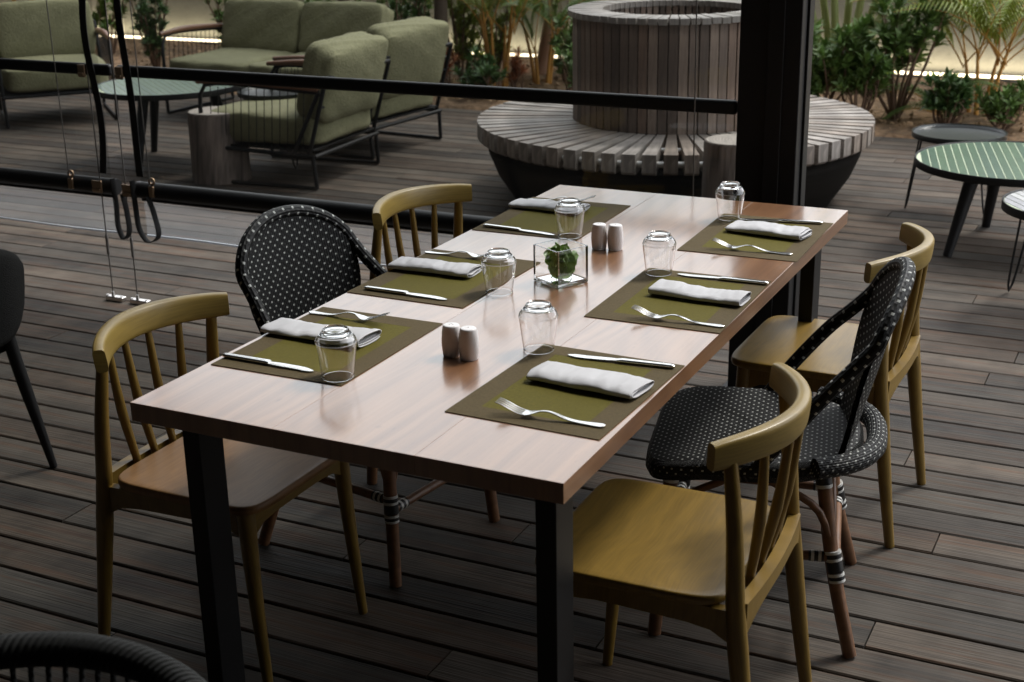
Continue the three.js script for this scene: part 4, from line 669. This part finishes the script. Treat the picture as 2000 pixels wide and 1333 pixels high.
// ---------------------------------------------------------------- planting along the wall
{
  const lm = (r, g, b, rough = 0.5) => phy({ color: lin(r, g, b), vertexColors: true, roughness: rough, transmission: 0.3, thickness: 0, side: THREE.DoubleSide });
  const green = lm(0.15, 0.26, 0.075), dark = lm(0.085, 0.17, 0.055, 0.42), lime = lm(0.28, 0.36, 0.06), rust = lm(0.33, 0.12, 0.05), stalkM = lm(0.3, 0.36, 0.13);
  const bark = std({ color: lin(0.1, 0.075, 0.055), roughness: 0.9 }), gold = std({ color: lin(0.5, 0.25, 0.05), roughness: 0.5 }), pinkBark = std({ color: lin(0.42, 0.24, 0.16), roughness: 0.7 }), twig = std({ color: lin(0.16, 0.1, 0.065), roughness: 0.9 });
  // collects folded leaves (4 triangles each)
  class Leaves {
    constructor(seed) { this.p = []; this.c = []; this.r = mulberry(seed); }
    leaf(o, d, up, L, W, droop = 0.25) {
      const r = this.r, side = V3().crossVectors(d, up).normalize(), n = V3().crossVectors(side, d).normalize(), A = o, M1 = o.clone().addScaledVector(d, L * 0.5).addScaledVector(n, L * droop * 0.25), T = o.clone().addScaledVector(d, L * (1 - droop * 0.2)).addScaledVector(n, -L * droop * 0.35), a = M1.clone().addScaledVector(side, W / 2).addScaledVector(n, W * 0.18), b = M1.clone().addScaledVector(side, -W / 2).addScaledVector(n, W * 0.18), k = 0.6 + 0.6 * r();
      for (const q of [A, M1, a, a, M1, T, A, b, M1, M1, b, T]) { this.p.push(q.x, q.y, q.z); this.c.push(k * (0.9 + 0.25 * r()), k, k * 0.8); }
    }
    rosette(o, dir, n, L, W, spread = 1.1) { const r = this.r; for (let i = 0; i < n; i++) { const a = i * 2.4 + r(), t = mix(0.25, spread, (i + 1) / n), u = Math.abs(dir.y) > 0.9 ? V3(1, 0, 0) : V3(0, 1, 0), s = V3().crossVectors(dir, u).normalize(), w = V3().crossVectors(s, dir), d = dir.clone().multiplyScalar(Math.cos(t)).addScaledVector(s, Math.sin(t) * Math.cos(a)).addScaledVector(w, Math.sin(t) * Math.sin(a)).normalize(); this.leaf(o.clone().addScaledVector(dir, -0.02 * i / n), d, dir.clone().add(V3(0.01, 0.02, 0)), L * (0.7 + 0.5 * r()), W * (0.8 + 0.4 * r())); } }
    geo() { const g = new THREE.BufferGeometry(); g.setAttribute('position', new THREE.Float32BufferAttribute(this.p, 3)); g.setAttribute('color', new THREE.Float32BufferAttribute(this.c, 3)); g.computeVertexNormals(); return g; }
  }
  // branching shrub with leaf rosettes
  function shrub(name, label, x, z, h, spread, nStem, opt = {}) {
    const t = thing(name, label, 'shrub', [x, 0.01, z], 0, 'garden shrubs'), L = new Leaves(opt.seed ?? Math.floor(h * 1000 + nStem * 77 + Math.abs(x) * 31)), r = L.r, stems = [];
    for (let s = 0; s < nStem; s++) {
      const a = s / nStem * 6.28 + r(), lean = spread * (0.35 + 0.65 * r()), H = h * (0.55 + 0.45 * r()), b = V3(Math.cos(a) * 0.02, 0, Math.sin(a) * 0.02), e = V3(Math.cos(a) * lean, H, Math.sin(a) * lean * 0.7), m = b.clone().lerp(e, 0.5).add(V3((r() - 0.5) * 0.06, -0.05 * r(), (r() - 0.5) * 0.05));
      stems.push(tube([b, m, e], [0.011, 0.008, 0.005].map(v => v * (opt.thick ?? 1)), 6, 6));
      const tips = opt.tips ?? 5; for (let k = 0; k < tips; k++) { const f = mix(opt.from ?? 0.45, 1, k / Math.max(1, tips - 1)), c = new THREE.CatmullRomCurve3([b, m, e]).getPoint(f), d = V3(r() - 0.5, 0.55 + 0.5 * r(), r() - 0.5).normalize(), tip = c.clone().addScaledVector(d, (0.05 + 0.09 * r()) * (opt.twig ?? 1)); stems.push(tube([c, tip], [0.004, 0.0025], 5, 1)); L.rosette(tip, d, opt.leaves ?? 12, opt.L ?? 0.085, opt.W ?? 0.026); }
    }
    part('stem', stems, opt.bark ?? twig, t); part('foliage', L.geo(), opt.mat ?? green, t).userData.kind = 'stuff'; return t;
  }
  // feathered frond
  function frond(L, base, dir, len, arch, leaf, n, W) {
    const pts = []; let p = base.clone(), d = dir.clone().normalize(); for (let i = 0; i <= 12; i++) { pts.push(p.clone()); p = p.clone().addScaledVector(d, len / 12); d.add(V3(0, -arch / 12, 0)).normalize(); }
    const c = new THREE.CatmullRomCurve3(pts); for (let i = 0; i < n; i++) { const t = mix(0.14, 0.99, i / n), o = c.getPoint(t), tg = c.getTangent(t), sd = V3().crossVectors(tg, V3(0, 1, 0)).normalize(), ll = leaf * Math.sin(Math.PI * mix(0.18, 0.96, t)) ; for (const s of [-1, 1]) { const dd = tg.clone().multiplyScalar(0.8).addScaledVector(sd, s * 0.8).add(V3(0, 0.12, 0)).normalize(); L.leaf(o, dd, V3(0, 1, 0), ll, W, 0.5); } } return tube(pts, [0.006, 0.002], 6, 12);
  }
  function palm(label, x, z, n, h, opt = {}) {
    const t = thing('palm', label, 'palm', [x, 0, z], 0, 'garden palms'), r = mulberry(opt.seed ?? 5);
    for (let k = 0; k < (opt.canes ?? 4); k++) { const a = k * 1.7, bx = 0.07 * Math.cos(a), bz = 0.06 * Math.sin(a), H = h * (0.5 + 0.4 * r()), tx = bx * 2.4 + (r() - 0.5) * 0.08; part('cane', tube([[bx, 0, bz], [mix(bx, tx, 0.4), H * 0.5, bz * 1.2], [tx, H, bz * 1.6]], [0.017, 0.014, 0.008], 8, 8), opt.cane ?? gold, t);
      for (let q = 0; q < n; q++) { const L = new Leaves(k * 100 + q + (opt.seed ?? 5)), b = q * 2.4 + k, dir = V3(Math.cos(b) * (0.3 + 0.55 * r()), 0.9, Math.sin(b) * (0.3 + 0.5 * r())), f = frond(L, V3(tx, H * (0.75 + 0.25 * r()), bz * 1.6), dir, opt.len ?? 0.85, opt.arch ?? 1.3, opt.leaf ?? 0.3, opt.nl ?? 24, opt.W ?? 0.02), m = part('frond', f, opt.cane ?? gold, t); part('leaflets', L.geo(), opt.mat ?? lime, m).userData.kind = 'stuff'; } }
    return t;
  }
  // right of the column
  shrub('glossy_shrub', 'bushy green shrub next to the round bench, nearest the column', -1.0, -6.62, 0.55, 0.24, 11, { tips: 7, L: 0.12, W: 0.038, from: 0.3, seed: 31 });
  shrub('glossy_shrub', 'leafy shrub with bare lower stems at the end of the round bench', -0.72, -6.52, 0.45, 0.17, 9, { tips: 6, L: 0.12, W: 0.038, seed: 32 });
  shrub('glossy_shrub', 'tall open shrub with bare forked stems and dark leaf clusters', -0.5, -6.66, 0.78, 0.3, 9, { tips: 6, from: 0.6, L: 0.13, W: 0.042, leaves: 15, seed: 33, thick: 1.2 });
  shrub('low_shrub', 'low glossy bush behind the black tray table', -0.12, -6.42, 0.22, 0.17, 9, { tips: 5, from: 0.3, L: 0.1, W: 0.036, mat: dark, seed: 34 });
  shrub('low_shrub', 'low leafy bush below the palm at the picture edge', 0.22, -6.5, 0.2, 0.15, 8, { tips: 5, from: 0.3, L: 0.09, W: 0.03, seed: 35 });
  palm('golden cane palm with upright lime fronds at the edge of the garden bed', 0.0, -7.0, 4, 0.8, { canes: 5, seed: 7, len: 1.0, leaf: 0.36 });
  { const L = new Leaves(71), t = thing('young_palm', 'young palm with one long arching frond beside the tall open shrub', 'palm', [-0.22, 0.01, -6.75], 0, 'garden palms'), st = [frond(L, V3(0, 0.02, 0), V3(-0.55, 0.8, 0.1), 0.55, 2.0, 0.2, 22, 0.018), frond(L, V3(0, 0.02, 0), V3(-0.7, 0.45, 0.3), 0.42, 1.4, 0.18, 18, 0.016), frond(L, V3(0, 0.02, 0), V3(0.4, 0.8, 0.1), 0.5, 1.7, 0.2, 20, 0.018)]; part('rachis', st, gold, t); part('leaflets', L.geo(), green, t).userData.kind = 'stuff'; }
  { // broad pale stalks fanning from one base
    const t = thing('fan_palm', 'pale stalked fan palm rising behind the shrub by the column', 'palm', [-1.12, 0, -7.7], 0, 'garden palms');
    for (let k = 0; k < 8; k++) { const a = mix(-0.46, 0.42, k / 7), bx = a * 0.16, L = new Leaves(90 + k); const tip = [Math.sin(a) * 1.5, 1.45 * Math.cos(a) + 0.1, (k % 2) * 0.06]; const s = part('stalk', tube([[bx, 0, (k % 2) * 0.04], [bx + Math.sin(a) * 0.5, 0.55, (k % 2) * 0.05], tip], [0.035, 0.026, 0.014], 8, 10), stalkM, t); const dir = V3(Math.sin(a) * 0.8, 1, 0).normalize(); for (let q = 0; q < 16; q++) L.leaf(V3(...tip).addScaledVector(dir, q * 0.07), V3(dir.x + (q % 2 ? 1 : -1) * 0.6, 0.6, 0.1 * (q % 3 - 1)).normalize(), V3(0, 0.2, 1), 0.34, 0.09, 0.4); part('leaf_blade', L.geo(), green, s).userData.kind = 'stuff'; }
  }
  // trees: trunk, limbs, crown above the picture
  function tree(label, x, z, h, r0, lean, opt = {}) {
    const t = thing('garden_tree', label, 'tree', [x, 0, z], 0, 'garden trees'), L = new Leaves(opt.seed ?? 3), r = L.r, top = V3(lean[0], h, lean[1]);
    part('trunk', tube([[0, -0.02, 0], [lean[0] * 0.3 + 0.02, h * 0.35, lean[1] * 0.4], [lean[0] * 0.75, h * 0.72, lean[1] * 0.7], top], [r0 * 1.25, r0, r0 * 0.8, r0 * 0.6], 10, 16), opt.bark ?? bark, t);
    const limbs = []; for (let k = 0; k < 6; k++) { const a = k * 1.05 + r(), e = top.clone().add(V3(Math.cos(a) * 0.55, 0.3 + 0.4 * r(), Math.sin(a) * 0.45)); limbs.push(tube([top.clone().add(V3(0, -0.3 * r(), 0)), top.clone().lerp(e, 0.5).add(V3(0, 0.06, 0)), e], [r0 * 0.5, r0 * 0.3, r0 * 0.15], 6, 6)); for (let q = 0; q < (opt.clump ?? 9); q++) { const o = e.clone().add(V3((r() - 0.5) * 0.6, (r() - 0.5) * 0.45, (r() - 0.5) * 0.6)); L.rosette(o, V3(r() - 0.5, 0.7, r() - 0.5).normalize(), 10, 0.13, 0.045, 1.5); } }
    part('limb', limbs, opt.bark ?? bark, t); part('crown', L.geo(), opt.mat ?? green, t).userData.kind = 'stuff';
  }
  tree('slender dark tree trunk beside the farther lounge chair', -4.12, -6.85, 1.75, 0.055, [0.05, 0.0], { seed: 41 });
  tree('thin dark tree trunk close to the slatted drum', -3.2, -7.9, 1.9, 0.032, [-0.04, 0.05], { seed: 42, clump: 5 });
  tree('pale leaning tree trunk lit by the light strip', -3.66, -7.75, 1.8, 0.04, [0.42, 0.1], { seed: 43, bark: pinkBark, clump: 5 });
  tree('pair of pale leaning stems, the straighter one near the wall', -3.45, -8.0, 1.7, 0.03, [0.3, 0.0], { seed: 44, bark: pinkBark, clump: 4 });
  tree('dark tree trunk behind the two-seat sofa', -5.0, -6.8, 1.8, 0.05, [0.1, 0.0], { seed: 45 });
  palm('golden cane palm between the tree trunk and the slatted drum', -3.72, -7.1, 2, 0.9, { canes: 6, seed: 17, len: 0.8, leaf: 0.26, mat: lime });
  shrub('garden_shrub', 'mid green shrub close to the slatted drum', -3.05, -7.0, 0.5, 0.2, 7, { tips: 6, from: 0.3, L: 0.09, W: 0.03, seed: 51 });
  shrub('garden_shrub', 'feathery green shrub in front of the pale leaning trunk', -3.3, -7.5, 0.66, 0.22, 7, { tips: 6, from: 0.3, L: 0.08, W: 0.018, seed: 52, mat: lime });
  shrub('rust_shrub', 'rust red spiky plant at the foot of the dark tree trunk', -4.0, -6.65, 0.26, 0.1, 8, { tips: 3, L: 0.12, W: 0.014, mat: rust, seed: 53 });
  shrub('rust_shrub', 'small rust red plant beside the golden canes', -3.4, -6.75, 0.2, 0.08, 6, { tips: 3, L: 0.1, W: 0.014, mat: rust, seed: 58 });
  shrub('garden_shrub', 'dense dark shrub above the farther lounge chair', -4.45, -6.9, 0.82, 0.28, 9, { tips: 7, from: 0.25, L: 0.085, W: 0.03, mat: dark, seed: 54 });
  shrub('garden_shrub', 'pale green shrub behind the gap of the sofa cushions', -5.3, -7.1, 0.8, 0.3, 9, { tips: 7, from: 0.25, L: 0.09, W: 0.03, seed: 55 });
  shrub('garden_shrub', 'broad green shrub behind the sofa arm', -6.05, -7.3, 0.75, 0.3, 8, { tips: 7, from: 0.2, L: 0.09, W: 0.03, mat: dark, seed: 56 });
  shrub('garden_shrub', 'dense round shrub beside the curtain hem', -7.1, -7.0, 0.85, 0.26, 10, { tips: 9, from: 0.15, L: 0.085, W: 0.03, mat: dark, seed: 57 });
  shrub('garden_shrub', 'open shrub with drooping leaves in front of the pale wall', -8.15, -7.6, 0.75, 0.22, 6, { tips: 5, from: 0.4, L: 0.12, W: 0.034, seed: 59 });
  shrub('garden_shrub', 'yellow green bush behind the golden canes', -3.95, -7.5, 0.62, 0.24, 8, { tips: 7, from: 0.15, L: 0.1, W: 0.026, mat: lime, seed: 61 });
  shrub('garden_shrub', 'low dark bush at the deck edge below the golden canes', -3.55, -6.5, 0.2, 0.2, 9, { tips: 5, from: 0.2, L: 0.09, W: 0.028, mat: dark, seed: 62 });
  shrub('garden_shrub', 'leafy bush between the pale leaning trunks and the drum', -2.85, -7.7, 0.75, 0.26, 8, { tips: 7, from: 0.2, L: 0.11, W: 0.032, seed: 63 });
  shrub('garden_shrub', 'dense bush behind the cushions of the farther lounge chair', -4.75, -7.5, 0.85, 0.32, 10, { tips: 8, from: 0.15, L: 0.1, W: 0.03, seed: 64 });
  shrub('rust_shrub', 'reddish grassy tuft beside the farther lounge chair frame', -4.25, -6.4, 0.24, 0.14, 9, { tips: 4, from: 0.2, L: 0.13, W: 0.012, mat: rust, seed: 65 });
  palm('young golden cane palm in front of the pale leaning trunk', -3.45, -7.35, 2, 0.6, { canes: 5, seed: 47, len: 0.55, leaf: 0.2, nl: 20, mat: green });
  shrub('garden_shrub', 'dark bush filling the gap behind the sofa back', -5.7, -6.75, 0.78, 0.3, 10, { tips: 8, from: 0.15, L: 0.09, W: 0.03, mat: dark, seed: 66 });
  shrub('garden_shrub', 'yellow green bush behind the sofa corner', -4.15, -7.3, 0.8, 0.26, 9, { tips: 8, from: 0.2, L: 0.1, W: 0.028, mat: lime, seed: 67 });
  shrub('garden_shrub', 'round bush between the sofa arm and the dense round shrub', -6.6, -7.5, 0.7, 0.28, 9, { tips: 7, from: 0.15, L: 0.1, W: 0.03, seed: 68 });
  shrub('garden_shrub', 'small bush in front of the drum edge in the garden bed', -2.75, -6.55, 0.3, 0.18, 8, { tips: 5, from: 0.2, L: 0.09, W: 0.03, seed: 69 });
  palm('golden cane palm behind the lounge chair at the picture edge', -8.9, -7.3, 2, 0.9, { canes: 5, seed: 27, len: 0.8, leaf: 0.26 });
}
renderer.render(scene, camera);
